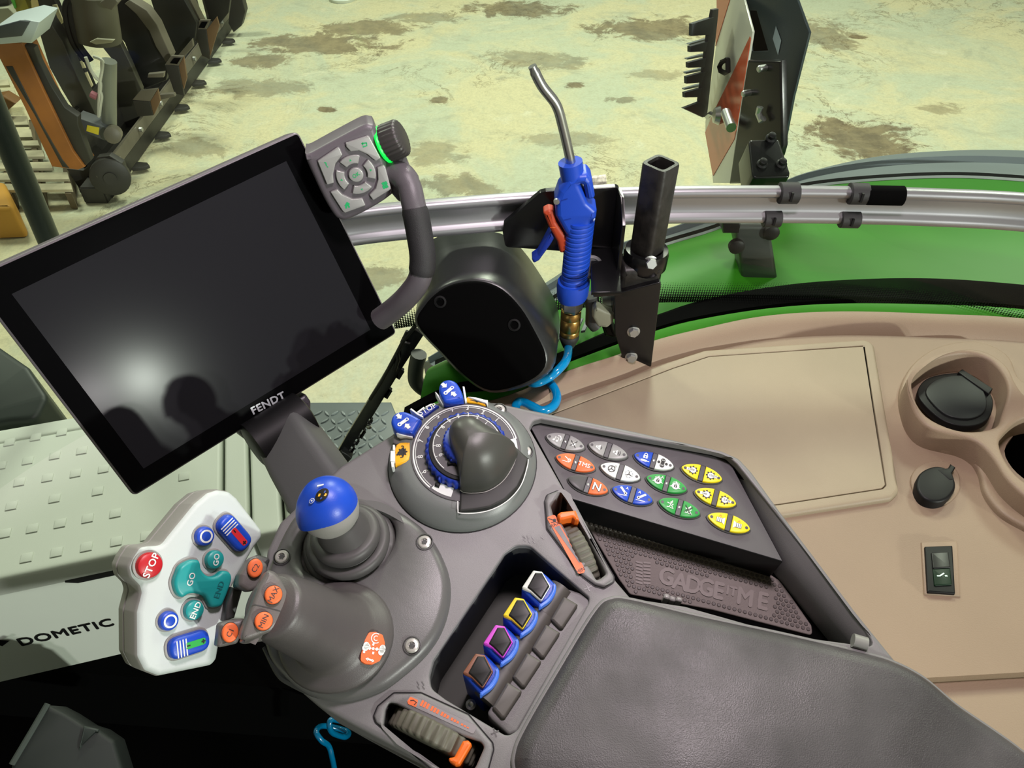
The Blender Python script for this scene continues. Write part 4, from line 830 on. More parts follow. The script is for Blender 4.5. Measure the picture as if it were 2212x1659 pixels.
MB().tube([vy(PY+.40).hit(*p) for p in zi([(700, -60), (760, 300)])], .14, 24).build('drum', mat('drum', (72, 68, 56), .45), bell)
slab('pale_rim', bell, [(690, 325), (740, 300), (880, 310), (860, 330), (740, 345)], PY+.2, .02, mat('pale rim', (175, 172, 150), .5), .004)
slab('support_box', bell, [(770, 20), (860, -40), (910, 20), (860, 80), (790, 55)], PY+.2, .08, gry)
hs_ = thing('hose_bundle', 'pair of black hydraulic hoses looping down beside the drum', 'hose', vy(PY).hit(160, 40))
for dx_ in (0, 45):
    MB().tube(cat([tuple(vy(PY+.3).hit(*p)) for p in zi([(560+dx_, -40), (505+dx_, 40), (510+dx_, 160), (560+dx_, 330), (660+dx_, 470)])], 6, False), .018, 8).build('hose', M['black'], hs_)
# pallet of pale boards on the floor left of the post
pal = thing('wooden_pallet', 'pale weathered pallet with gaps between boards lying behind the rust post', 'pallet', FL.hit(60, 330))
wood = mat('weathered board', (188, 180, 150), .7, var=.15, vscale=9)
HP = hz(.14)
for (y0, y1, xr_) in ((610, 660, 60), (690, 755, 110), (890, 965, 205), (995, 1060, 235), (1080, 1125, 290), (1155, 1210, 330), (1245, 1300, 395), (1325, 1385, 520), (1410, 1465, 545)):
    MB().prism(HP, HP.pl(zi([(-60, y0+8), (xr_, y0), (xr_+12, y1-6), (-60, y1)])), -.02, 0, .004).build('board', wood, pal)
for xs in (20, 250, 480):
    MB().prism(HP, HP.pl(zi([(xs-40, 900), (xs, 900), (xs+60, 1470), (xs+10, 1470)])), -.135, -.022, .004).build('bearer', mat('bearer', (96, 84, 62), .8), pal)
tag(MB().prism(hz(.22), rnd(hz(.22).pl(zi([(-150, 1400), (30, 1395), (100, 1560), (100, 1600), (-150, 1610)])), .03), -.21, 0, .03).build('yellow_block', mat('yellow ochre block', (205, 150, 60), .6)), 'yellow ochre block on the floor at the left border', 'block')
tag(MB().prism(vy(5.6), vy(5.6).pl(zi([(-80, 760), (20, 740), (120, 800), (20, 890), (-80, 900)])), -.1, 0, .02).build('brown_bracket', mat('brown bracket', (120, 80, 30), .6)), 'brown bent bracket behind the rust post at the left border', 'bracket')
ym = thing('yellow_machine', 'yellow green machine corner with worktop at the top left corner', 'machine', vy(5.4).hit(20, 20))
slab('yellow_post', ym, [(90, -60), (170, -60), (240, 110), (150, 145), (110, 60)], 5.3, .12, mat('olive yellow', (140, 130, 30), .5))
slab('green_edge', ym, [(55, -60), (90, -60), (125, 60), (110, 70)], 5.29, .12, mat('leaf green', (90, 190, 70), .5))
slab('worktop', ym, [(-60, 70), (60, 60), (130, 130), (60, 190), (-60, 210)], 5.4, .1, mat('pale worktop', (165, 165, 145), .5))
slab('dark_top', ym, [(-60, -60), (60, -60), (70, 50), (-60, 60)], 5.45, .1, drk)
tag(MB().lathe(FL.hit(741, 0, ) + V((0, 0, 0)), (0, 0, 1), [(.13, 0), (.14, .03), (.10, .06), (.0, .06)], 24).build('pale_disc', M['fridge']), 'pale round disc on the barn floor at the top border', 'disc')
# ------------------------------------------------------------------ armrest console
CN = Frame(dep(1000, 1000, .66), (0, -math.sin(math.radians(14)), math.cos(math.radians(14))))
z8 = Z(1120, 880, 3.568); z9 = Z(900, 1150, 3.686); zL = Z(640, 1460, 4.424); z6 = Z(560, 1000, 3.19); zD = Z(820, 800, 4.608); zH = Z(220, 1020, 3.456)
con = thing('armrest_console', 'grey moulded armrest console carrying the tractor controls and keypad', 'console', CN.o)
OUT = [(603, 1128), (735, 1005), (845, 938), (880, 905), (940, 874), (1010, 864), (1075, 868), (1130, 880), (1350, 925), (1510, 960), (1560, 972), (1597, 988), (1625, 1018), (1690, 1108), (1760, 1200), (1850, 1320), (1935, 1425), (2100, 1620), (2250, 1850), (1130, 1850), (1010, 1720), (900, 1640), (760, 1565), (690, 1525), (640, 1485), (600, 1440), (570, 1390), (565, 1300), (575, 1190)]
RO = [.0]*len(OUT)
outl = rnd(CN.pl(OUT), .012, 4)
hp_ = rnd(CN.pl(z9([(100, 1140), (130, 1020), (700, 170), (790, 105), (900, 105), (1375, 520), (1370, 560), (800, 1580), (720, 1625), (230, 1330), (110, 1240)])), .010, 5)
hw = rnd(CN.pl(z8([(250, 770), (330, 650), (385, 690), (425, 800), (675, 1290), (630, 1325), (600, 1340), (560, 1270), (330, 900), (270, 850)])), .002, 3)
hk = rnd(CN.pl([(1143, 925), (1152, 909), (1168, 905), (1350, 940), (1540, 974), (1572, 984), (1592, 1002), (1640, 1062), (1760, 1215), (1868, 1358), (1892, 1398), (1700, 1372), (1480, 1310), (1362, 1292), (1330, 1255), (1300, 1195), (1240, 1082), (1226, 1072)]), .004, 4)
hl = rnd(CN.pl(zL([(830, 480), (850, 330), (890, 250), (960, 270), (1500, 540), (1760, 630), (1800, 680), (1720, 860), (1600, 1050), (1400, 900), (980, 640)])), .004, 4)
MB().prism(CN, outl, -.075, 0, .004, bh=.0012, holes=[hp_, hw, hk, hl]).build('deck', M['deck'], con)
# lever well floor and keypad well
MB().prism(CN, inset(ccw(hp_), -.004), -.078, -.072, 0).build('well_floor', mat('well floor', (48, 50, 42), .6), con)
MB().prism(CN, inset(ccw(hp_), -.0015), -.073, -.006, 0, holes=[inset(ccw(hp_), .0002)]).build('well_lining', mat('lining', (58, 58, 58), .5), con)
LDG = rnd(CN.pl(z9([(1410, 545), (1300, 480), (1180, 440), (560, 1440), (600, 1490), (735, 1610), (800, 1590)], ), -.004), .003)
MB().prism(CN, LDG, -.03, -.004, .002).build('ledge', M['mgrey'] if False else M['deck'], con)
MB().prism(CN, inset(ccw(hk), -.004), -.07, -.048, 0).build('well_floor', M['blackm'], con)
MB().prism(CN, inset(ccw(hk), -.002), -.05, -.0075, 0, holes=[inset(ccw(hk), .0003)]).build('well_lining', M['black'], con)
# sloped inner flank of the right rim
ra = [(1575, 990), (1592, 1004), (1640, 1064), (1760, 1217), (1868, 1360), (1890, 1392)]; rb = [(1566, 1010), (1582, 1022), (1610, 1075), (1692, 1214), (1800, 1345), (1838, 1390)]
A = resample([CN.hit(*p, -.002) for p in ra], 24); B = resample([CN.hit(*p, -.020) for p in rb], 24)
MB().rings([A, [a.lerp(b, .5)+CN.n*.002 for a, b in zip(A, B)], B, [b-CN.n*.03 for b in B], [a-CN.n*.048 for a in A]], closed=False).build('rim_flank', M['deck'], con)
MB().tube([CN.hit(1842, 1383, .004), CN.hit(1872, 1392, .004)], .0052, 16).build('pad_hinge', mat('hinge grey', (132, 132, 128), .45), con)
for pts in ([(1168, 1159), (1175, 1165)], [(1128, 1158), (1136, 1163)]):
    MB().line(CN, CN.pl(pts), .0008, .0003).build('moulded_mark', M['cover'], con)
def mark(px, py, kind):
    m = MB(); u, v = CN.px(px, py); s = .0028
    if kind == '+': m.line(CN, [(u-s, v-s*.4), (u+s, v+s*.4)], .0009, .0003).line(CN, [(u+s*.4, v-s), (u-s*.4, v+s)], .0009, .0004)
    else:
        for d in (-.0018, .0018): m.line(CN, [(u+d-.0012, v+.0025), (u+d+.0006, v), (u+d-.0006, v-.0008), (u+d+.0012, v-.0028)], .0008, .0003)
    m.build('moulded_mark', M['cover'], con)
for p, k in (((1270, 1270), '+'), ((1069, 1582), '+'), ((1137, 1163), 's'), ((909, 1480), 's'), ((1147, 1166), 's')): mark(*p, k)
# oval cover with its screws
OV = cat(CN.pl(z6([(250, 360), (450, 240), (700, 245), (930, 315), (1150, 470), (1285, 700), (1318, 900), (1270, 1120), (1160, 1300), (960, 1480), (800, 1580), (560, 1640), (330, 1590), (150, 1450), (50, 1290), (10, 1000), (75, 700)]), .006), 5)
jh = cat(CN.pl(z6([(265, 640), (300, 500), (400, 400), (600, 330), (780, 320), (900, 380), (930, 480), (890, 590), (780, 700), (620, 765), (460, 780), (330, 740)]), .012), 4)
MB().prism(CN, OV, -.004, .011, .008, holes=[jh]).build('oval_cover', M['cover'], con)
MB().prism(CN, inset(ccw(jh), -.004), -.012, -.003, 0).build('boot_seat', M['dark'], con)
def screw(fr, px, py, h, parent, r=.0054):
    o = fr.hit(px, py, h); x = MB().lathe(o-fr.n*.003, fr.n, [(r*1.25, 0), (r*1.3, .0032), (r*1.16, .0034), (r*1.1, .0005)], 24, mi=1)
    x.lathe(o, fr.n, [(r, -.003), (r, .0006), (r*.85, .0016), (r*.5, .0019), (r*.46, .0006)], 24)
    c = fr.px(px, py, h+.0012); st_ = [(c[0]+(r*.52 if k % 2 == 0 else r*.30)*math.cos(k*PI/6), c[1]+(r*.52 if k % 2 == 0 else r*.30)*math.sin(k*PI/6)) for k in range(12)]
    x.flat(fr, st_, .0021+h, 1); return x.build('screw', [M['screw'], M['dark']], parent)
for p in ((609, 1203), (917, 1171), (890, 1395)): screw(CN, *p, .0112, con)
# thumbwheels and their labels, part of the console
def thumbwheel(c, axis, r, wd, parent, a0=0):
    axis = V(axis).normalized()
    return MB().lathe(c-axis*wd/2, axis, [(r*.9, 0), (r*.985, .001), (r, .0025), (r, wd-.0025), (r*.985, wd-.001), (r*.9, wd)], 160, rib=.03, nrib=32).build('thumbwheel', M['olive'], parent, smooth=60)
zwp = z8
ta, tb = CN.hit(*z8([(400, 880)])[0], .004), CN.hit(*z8([(600, 1290)])[0], .002)
dirw = (tb-ta).normalized(); axw = dirw.cross(CN.n).normalized()
cw = CN.hit(*z8([(485, 1075)])[0], .006); rw = .030
thumbwheel(cw-CN.n*rw, axw, rw, .0135, con)
HOU = rnd(CN.pl(z8([(205, 720), (222, 670), (300, 638), (340, 640), (385, 700), (440, 790), (735, 1300), (735, 1335), (660, 1385), (590, 1365), (490, 1290), (222, 930)]), .003), .003, 4)
MB().prism(CN, HOU, -.02, .003, .002, holes=[hw]).build('wheel_housing', M['deck'], con)
MB().line(CN, inset(ccw(HOU), -.0006), .0009, .0004, closed=True).build('housing_gap', M['black'], con)
MB().prism(CN, rnd(CN.pl(z8([(298, 828), (325, 808), (440, 795), (462, 850), (468, 880), (435, 870), (415, 850), (345, 868), (315, 872)]), .008), .0012), -.02, .0095, .002).build('wheel_tab', M['orange'], con)
LBW = CN.pl(z8([(222, 845), (270, 828), (285, 835), (515, 1250), (505, 1275), (465, 1283), (450, 1265), (225, 865)]), .0034)
m = MB().flat(CN, rnd(LBW, .0012), .0034, 0)
m.flat(CN, CN.pl(z8([(275, 925), (315, 910), (475, 1190), (470, 1200)]), .0036), .0036, 1)
u, v = CN.px(*z8([(278, 905)])[0], .0037); an = math.atan2(V(CN.px(*z8([(300, 893)])[0])).y-V(CN.px(*z8([(258, 915)])[0])).y, V(CN.px(*z8([(300, 893)])[0])).x-V(CN.px(*z8([(258, 915)])[0])).x)
m.text(CN, 'MAX', u, v, .0042, .0037, an, 2); u, v = CN.px(*z8([(480, 1256)])[0], .0037); m.text(CN, 'MIN', u, v, .0042, .0037, an, 2)
m.line(CN, CN.pl(z8([(228, 855), (270, 868), (282, 878)]), .0037), .0007, .0037, 2).line(CN, CN.pl(z8([(250, 888), (290, 878)]), .0037), .0006, .0037, 2).flat(CN, circ(*CN.px(*z8([(278, 870)])[0], .0037), .0014, 12), .0037, 2)
m.build('wheel_label', [M['orlabel'], M['deck'], M['ink']], con)
# lower left wheel
HOL = rnd(CN.pl(zL([(740, 385), (780, 290), (930, 165), (1190, 165), (1640, 370), (1870, 640), (1880, 700), (1830, 880), (1740, 1060), (1550, 1100), (760, 440)]), .002), .003, 4)
MB().prism(CN, HOL, -.02, .002, .0015, holes=[hl]).build('wheel_housing', M['deck'], con)
MB().line(CN, inset(ccw(HOL), -.0006), .0009, .0004, closed=True).build('housing_gap', M['black'], con)
MB().prism(CN, inset(ccw(hl), -.002), -.045, -.04, 0).prism(CN, inset(ccw(hl), -.0012), -.04, -.004, 0, holes=[inset(ccw(hl), .0003)]).build('wheel_well', M['black'], con)
ta, tb = CN.hit(*zL([(1060, 450)])[0], .004), CN.hit(*zL([(1530, 690)])[0], .004); dirw = (tb-ta).normalized(); axw = dirw.cross(CN.n).normalized()
cw = CN.hit(*zL([(1275, 520)])[0], .010); rw = .034
thumbwheel(cw-CN.n*rw, axw, rw, .0150, con)
MB().prism(CN, rnd(CN.pl(zL([(1590, 625), (1640, 615), (1678, 650), (1560, 850), (1520, 855), (1455, 810), (1460, 785), (1510, 775)]), .006), .0014), -.02, .0075, .002).build('wheel_tab', M['orange'], con)
m = MB(); LB2 = CN.pl(zL([(1055, 240), (1090, 190), (1130, 200), (1715, 475), (1725, 500), (1690, 555), (1080, 275)]), .0024); m.flat(CN, rnd(LB2, .0012), .0024, 0)
m.flat(CN, rnd(CN.pl(zL([(1060, 245), (1090, 198), (1165, 232), (1145, 300), (1070, 270)]), .0026), .0008), .0026, 1)
m.line(CN, CN.pl(zL([(1090, 235), (1120, 232), (1150, 255), (1125, 275)]), .0028), .0006, .0028, 2)
for k in range(15):
    x = 1178+k*28+(k//3)*14; y = 262+(x-1178)*.475; hh = 62*(1-k/16)+6; d = V((.42, -.9))
    u0, v0 = x+d[0]*-hh*.1, y; p = [(x, y+20), (x+20, y+29), (x+20+hh*.40, y+29-hh*.78), (x+hh*.40, y+20-hh*.78)]
    m.flat(CN, CN.pl(zL(p), .0026), .0026, 1)
m.build('wheel_label', [mat('label grey', (138, 132, 136), .5), M['orlabel'], M['ink']], con)
# ------------------------------------------------------------------ padded armrest
PADP = cat(CN.pl([(1118, 1690), (1112, 1625), (1140, 1560), (1210, 1440), (1285, 1318), (1320, 1290), (1370, 1293), (1500, 1325), (1700, 1368), (1870, 1408), (1935, 1428), (2000, 1462), (2070, 1520), (2150, 1575), (2212, 1620), (2330, 1720), (2360, 1900), (1600, 2000), (1180, 1980)], .008), 6)
pd = thing('armrest_pad', 'worn black leather armrest pad with scuffed shiny patches', 'armrest', CN.hit(1650, 1550))
mb = MB(); pts = ccw(PADP); R = [(0, -.01), (0, .002), (.0012, .007), (.004, .011), (.008, .0138), (.0125, .0152)]
R3 = [[CN.pt(u, v, h) for u, v in inset(pts, d)] for d, h in R]; mb.rings(R3, cap0=True, cap1=False)
L2 = inset(pts, .0125); tri = tessellate_polygon([[V((a, b, 0)) for a, b in L2]]); mb.add([CN.pt(a, b, .0152) for a, b in L2], tri)
mb.build('cushion', M['leather'], pd, smooth=60)
MB().prism(CN, inset(pts, -.002), -.002, .0045, .002, holes=[inset(pts, .003)]).build('base_rim', M['deck'], pd)
# ------------------------------------------------------------------ dimpled rubber mat in the tray
MH = -.046
MT = rnd(CN.pl(z8([(470, 860), (520, 820), (1900, 1260), (2010, 1330), (2100, 1450), (2260, 1680), (2270, 1760), (1500, 1560), (860, 1440), (780, 1330), (560, 960)]), MH), .004)
rm = thing('rubber_mat', 'grey rubber tray mat with raised dimples and moulded brand lettering', 'mat', CN.hit(1480, 1260))
MB().prism(CN, MT, MH-.006, MH, .001).build('mat_sheet', M['mat'], rm)
def inside(p, poly):
    c = False; n = len(poly)
    for i in range(n):
        (x1, y1), (x2, y2) = poly[i], poly[i-1]
        if (y1 > p[1]) != (y2 > p[1]) and p[0] < (x2-x1)*(p[1]-y1)/(y2-y1)+x1: c = not c
    return c
du = V(CN.px(*z8([(1900, 1500)])[0], MH))-V(CN.px(*z8([(1110, 1290)])[0], MH)); ang = math.atan2(du.y, du.x)
LG = CN.pl(z8([(870, 1180), (960, 1130), (1050, 1200), (1110, 1230), (1980, 1400), (1950, 1600), (1120, 1400), (1020, 1370), (900, 1380)]), MH)
sp_ = .0043; dots = []
ins = inset(ccw(MT), .003); c0 = CN.px(*z8([(1400, 1250)])[0], MH)
for i in range(-80, 80):
    for j in range(-55, 55):
        x, y = i*sp_+(j % 2)*sp_/2, j*sp_*.87; p = (c0[0]+x*math.cos(ang)-y*math.sin(ang), c0[1]+x*math.sin(ang)+y*math.cos(ang))
        if inside(p, ins) and not inside(p, LG): dots.append(p)
print('dimples', len(dots))
m = MB()
for p in dots: m.lathe(CN.pt(*p, MH-.0003), CN.n, [(.0017, 0), (.0017, .0006), (.0013, .0010)], 8)
m.build('dimple_studs', mat('stud rubber', (84, 76, 73), .5), rm, kind='stuff')
m = MB()
for i, (s_, sz) in enumerate((('G', 1), ('A', 1), ('D', 1), ('G', 1), ('E', 1), ('IT', .55), ('M', 1), ('E', 1))):
    x = [(1140, 1310), (1245, 1350), (1345, 1375), (1445, 1395), (1540, 1420), (1640, 1420), (1745, 1470), (1880, 1500)][i]
    u, v = CN.px(*z8([x])[0], MH); m.text(CN, s_, u, v, .0205*sz, MH+.0007, ang, 0, .03, .88)
for r in range(7):
    for c in range(2):
        p = z8([(905+c*62-(4 if c else 0), 1190+r*26+c*8), (955+c*62, 1175+r*26+c*28 if c else 1203+r*26-0)]); m.line(CN, CN.pl(p, MH), .0016, MH+.0007)
m.build('moulded_lettering', mat('raised rubber', (128, 118, 114), .5), rm)
gc = MB(); P = z8([(1122, 1440), (1130, 1415), (1272, 1450), (1268, 1495), (1200, 1480)])
for k in range(3):
    q_ = z8([(1125+k*48, 1428+k*12), (1170+k*48, 1440+k*12), (1168+k*48, 1482+k*10), (1120+k*48, 1468+k*10)]); gc.prism(CN, rnd(CN.pl(q_, -.03), .0015), -.044, -.03-(k % 2)*.002, .002)
gc.build('clear_clip', mat('clear clip', (170, 168, 166), .25), con)
# ------------------------------------------------------------------ keypad with twelve rocker keys
KH = -.009
kpn = thing('switch_keypad', 'dark grey keypad panel with twelve coloured eye shaped rocker keys', 'keypad', CN.hit(1400, 1040))
KP = rnd(CN.pl([(1146, 925), (1156, 911), (1170, 909), (1350, 945), (1545, 982), (1570, 990), (1582, 1006), (1690, 1208), (1692, 1214), (1240, 1080), (1226, 1074)], KH), .003, 4)
MB().prism(CN, KP, -.047, KH, .0008, mi=1, mt=0).build('keypad_plate', [M['panel'], M['black']], kpn)  # black sides: shadow on the front wall is put into the colour
k0, k1 = V(CN.px(1182, 942, KH)), V(CN.px(1259, 966, KH)); HL = (k1-k0).length/2*1.06; KA = math.atan2((k1-k0).y, (k1-k0).x); HWd = HL*.43
class Sub(Frame):
    def __init__(s, fr, u, v, h, a):
        s.o = fr.pt(u, v, h); s.n = fr.n; s.ex = fr.ex*math.cos(a)+fr.ey*math.sin(a); s.ey = s.n.cross(s.ex)
def lens(L, Hh, n=22, x0=-9, x1=9):
    f = lambda x: Hh*max(0, 1-(abs(x)/L)**2.0)**.64
    xs = sorted(set([x for x in [L*math.sin(PI/2*(2*k/n-1)) for k in range(n+1)] if x0 <= x <= x1]+[x for x in (x0, x1) if -L < x < L]))
    up_ = [(x, f(x)) for x in xs]; return up_+[(x, -y) for x, y in reversed(up_) if y > 1e-6]
WH, IK = 2, 3
def gear(m, fr, u, v, r, h, mi):
    P = []
    for k in range(32): rr = r if (k // 2) % 2 == 0 else r*.72; a = 2*PI*k/32; P.append((u+rr*math.cos(a), v+rr*math.sin(a)))
    m.flat(fr, P, h, mi)
def lock(m, fr, u, v, s, h, mi, mk):
    m.flat(fr, rect(u, v-s*.15, s, s*.8), h, mi).line(fr, [(u-s*.3, v+s*.2), (u-s*.3, v+s*.55), (u-s*.1, v+s*.75), (u+s*.1, v+s*.75), (u+s*.3, v+s*.55), (u+s*.3, v+s*.2)], s*.18, h, mi).flat(fr, circ(u, v-s*.1, s*.16, 10), h+.0001, mk).flat(fr, rect(u, v-s*.3, s*.12, s*.3), h+.0001, mk)
def icon(kind, m, f, u, v, h):
    q = .00128
    if kind == 'N': m.text(f, 'N', u, v, .0098, h, .0, IK, .06).text(f, 'N', u, v, .0098, h+.0001, .0, WH, .02)
    elif kind == 'TMS': m.text(f, 'TMS', u, v, .0056, h, 0, WH, .02)
    elif kind == 'lift': m.line(f, [(u-q*3, v-q*1.6), (u+q*2, v-q*1.6)], .0006, h, WH).line(f, [(u-q*2, v+q*2), (u+q*2, v-q*.2)], .0008, h, WH).line(f, circ(u+q*1.6, v+q*0, q*1, 10), .0006, h, WH, closed=True)
    elif kind in ('arm', 'arm2'):
        s = 1 if kind == 'arm' else -1; m.line(f, [(u-q*3, v-q*2.8), (u+q*3, v-q*2.2)], .0006, h, WH); m.line(f, [(u-s*q*2, v+q*2.4), (u+s*q*1.6, v-q*.8)], .0019, h, WH).flat(f, circ(u+s*q*1.6, v-q*.8, q*1.1, 12), h, WH).flat(f, circ(u+s*q*1.6, v-q*.8, q*.5, 10), h+.0001, IK).flat(f, circ(u-s*q*2, v+q*2.4, q*.85, 12), h, WH).text(f, 'A', u+s*q*3*.6, v+q*3, .0034, h, 0, WH, .02)
    elif kind == 'lockcyl': lock(m, f, u, v+q*1.2, q*3, h, WH, 4); m.flat(f, lens(q*3.2, q*1.1), h, WH) if False else m.flat(f, [(u-q*3, v-q*2.2), (u-q*2, v-q*1.5), (u+q*1.4, v-q*1.5), (u+q*1.6, v-q*2), (u+q*3.2, v-q*2), (u+q*3.2, v-q*2.5), (u+q*1.6, v-q*2.5), (u+q*1.4, v-q*3), (u-q*2, v-q*3)], h, WH)
    elif kind == 'cluster':
        for a, b, r in ((0, 0, 1.3), (0, 1.9, 1.6), (0, -1.9, 1.6), (-2.6, 0, 1), (2.6, 0, 1)): m.flat(f, circ(u+a*q, v+b*q, r*q, 14), h+.00002*b/q*0, IK)
        m.text(f, 'GO', u, v+1.9*q, .0017, h+.0002, 0, WH).text(f, 'END', u, v-1.9*q, .0015, h+.0002, 0, WH)
    elif kind.startswith('g:'):
        lft = kind[2] == 'l'; gear(m, f, u, v, q*3.3, h, IK); m.flat(f, circ(u, v, q*2.1, 18), h+.0001, WH); m.flat(f, rect(u+(-q*2.0 if lft else q*2.0), v, q*4.6, q*2.0), h+.00012, WH); m.text(f, kind[3:], u+(-q*1.4 if lft else q*1.4), v, .0029, h+.0002, 0, IK)
    elif kind in ('tgt', 'tgtA'):
        m.flat(f, circ(u, v, q*2.5, 20), h, WH).line(f, circ(u, v, q*3.1, 20)[2:9], .0003, h, WH); lock(m, f, u, v, q*2, h+.0001, IK, WH)
        for a in (PI/2, PI*1.1, -.1*PI): m.flat(f, [(u+q*2.3*math.cos(a-.25), v+q*2.3*math.sin(a-.25)), (u+q*4*math.cos(a), v+q*4*math.sin(a)), (u+q*2.3*math.cos(a+.25), v+q*2.3*math.sin(a+.25))], h, WH)
        if kind == 'tgtA': m.text(f, 'A', u+q*2.4, v+q*3.2, .0034, h, 0, WH, .02)
    elif kind in ('teach', 'teachX'):
        m.line(f, [(u-q*2.2, v+q*.8), (u+q*.3, v+q*.4), (u-q*.4, v-q*2), (u-q*2, v-q*2.2)], .0008, h, WH).line(f, [(u-q*.2, v+q*.3), (u+q*.8, v+q*1.8), (u+q*.8, v+q*3)], .0009, h, WH).line(f, [(u+q*.2, v-q*2.2), (u+q*2.4, v-q*2.5), (u+q*.9, v-q*.6), (u+q*1.8, v+q*.8)], .0008, h, WH).flat(f, circ(u+q*.4, v+q*1.6, q*.8, 10), h, WH)
        if kind == 'teachX': m.line(f, [(u-q*2.6, v+q*3), (u+q*2.2, v-q*3)], .0007, h+.0001, IK).line(f, [(u+q*2.4, v+q*2.6), (u-q*2.6, v-q*2)], .0006, h+.0001, IK)
    elif kind in ('fl', 'fr'):
        s = -1 if kind == 'fl' else 1
        m.flat(f, rect(u, v-q*.3, q*4.4, q*3.4), h, IK).flat(f, rect(u, v-q*.3, q*4.0, q*3.0), h+.0001, WH).flat(f, [(u-s*q*2.0, v+q*1.5), (u-s*q*3.2, v+q*2.2), (u-s*q*3.2, v-q*3), (u-s*q*2.0, v-q*2)], h+.0001, WH)
        for k in range(3): m.line(f, [(u-q*1.2+k*q*1.2, v+q*1.1), (u-q*1.2+k*q*1.2, v-q*1.7)], .0004, h+.0002, IK)
        m.line(f, [(u-q*.7, v+q*2), (u, v+q*3.4), (u+q*.8, v+q*2.2)], .0005, h, 4)
    elif kind == 'note':
        m.flat(f, circ(u-q*2, v-q*1.4, q*.8, 10), h, WH).flat(f, circ(u+q*.4, v-q*1.7, q*.8, 10), h, WH).line(f, [(u-q*1.4, v-q*1.4), (u-q*1.4, v+q*1.2), (u+q*1, v+q*.9), (u+q*1, v-q*1.6)], .0006, h, WH).line(f, [(u, v+q*2.6), (u+q*1.8, v+q*2.6), (u+q*2.8, v+q*.8), (u+q*2.5, v-q*.6)], .0011, h, WH)
    elif kind == 'mute':
        m.flat(f, [(u-q*1.6, v-q*1), (u-q*1.2, v+q*1.2), (u, v+q*.9), (u+q*.8, v+q*2.2), (u+q*1.4, v-q*1), (u, v-q*2)], h, WH).line(f, [(u-q*2.4, v+q*2.2), (u+q*2, v-q*2.6)], .0006, h+.0001, IK).line(f, [(u+q*2, v+q*2.6), (u-q*2.2, v-q*2)], .0006, h+.0001, IK)
    elif kind in ('spk', 'spk2'):
        m.flat(f, [(u-q*2.4, v-q*1), (u-q*2.4, v+q*.4), (u-q*1.2, v+q*.6), (u+q*.6, v+q*2), (u+q*.6, v-q*2.4), (u-q*1.2, v-q*1.2)], h, WH).line(f, [(u-q*1.6, v-q*.3), (u+q*0, v-q*.3)], .0004, h+.0001, IK)
        if kind == 'spk2': m.line(f, [(u-q*.8, v+q*.5), (u-q*.8, v-q*1.1)], .0004, h+.0001, IK)
        for r in ((1.4, 2.4) if kind == 'spk2' else (1.4,)): m.line(f, [(u+q*(r-.2), v+q*r*.6), (u+q*(r+.3), v-q*.2), (u+q*(r-.2), v-q*(r*.6+.5))], .0006, h, IK)
    elif kind in ('wheel', 'wheeld'):
        if kind == 'wheel': m.line(f, circ(u, v, q*2.3, 22), .0007, h, IK, closed=True).line(f, circ(u+q*2.2, v+q*2.6, q*.6, 8), .0003, h, IK, closed=True)
        else:
            for k in range(8): a = 2*PI*k/8+.2; m.line(f, [(u+q*2.6*math.cos(a), v+q*2.6*math.sin(a)), (u+q*2.6*math.cos(a+.45), v+q*2.6*math.sin(a+.45))], .0005, h, 5)
        for a in (PI/2+.1, PI*7/6+.1, -PI/6+.1): m.line(f, [(u, v), (u+q*2*math.cos(a), v+q*2*math.sin(a))], .0007, h, IK)
greyb = mat('key grey', (150, 150, 150), .4); blank = mat('blank key', (70, 68, 70), .45); bar = mat('key bar', (64, 63, 66), .4); lined = mat('dashed print', (130, 140, 150), .5)
KEYS = [((1221, 955), greyb, greyb, 'note', 'mute', 1, 'grey rocker key with music note symbol'), ((1243, 1000), M['orlabel'], M['orlabel'], 'lift', 'TMS', 1, 'orange rocker key lettered TMS'), ((1270, 1048), blank, M['orlabel'], '', 'N', 1, 'half orange rocker key lettered N'),
        ((1313, 973), greyb, greyb, 'spk', 'spk2', 0, 'grey rocker key with loudspeaker symbols'), ((1339.5, 1020), M['white'], M['white'], 'wheel', 'wheeld', 0, 'white rocker key with steering wheels'), ((1365.5, 1069.5), M['blue'], M['blue'], 'arm', 'arm2', 0, 'blue rocker key with lift arm symbols'),
        ((1412, 996), M['blue'], M['white'], 'lockcyl', 'cluster', 1, 'half blue half white rocker key'), ((1439.5, 1045.5), M['green'], M['green'], 'tgtA', 'tgt', 1, 'green rocker key with lock symbols'), ((1467, 1097), M['green'], M['green'], 'teach', 'teachX', 1, 'green rocker key with crossed symbol'),
        ((1515.5, 1023), M['yellow'], M['yellow'], 'g:l1000', 'g:r1000E', 0, 'yellow rocker key lettered 1000'), ((1545, 1075.5), M['yellow'], M['yellow'], 'g:l540', 'g:r540E', 0, 'yellow rocker key lettered 540'), ((1574, 1129.5), M['yellow'], M['yellow'], 'fl', 'fr', 0, 'yellow rocker key with spool symbols')]
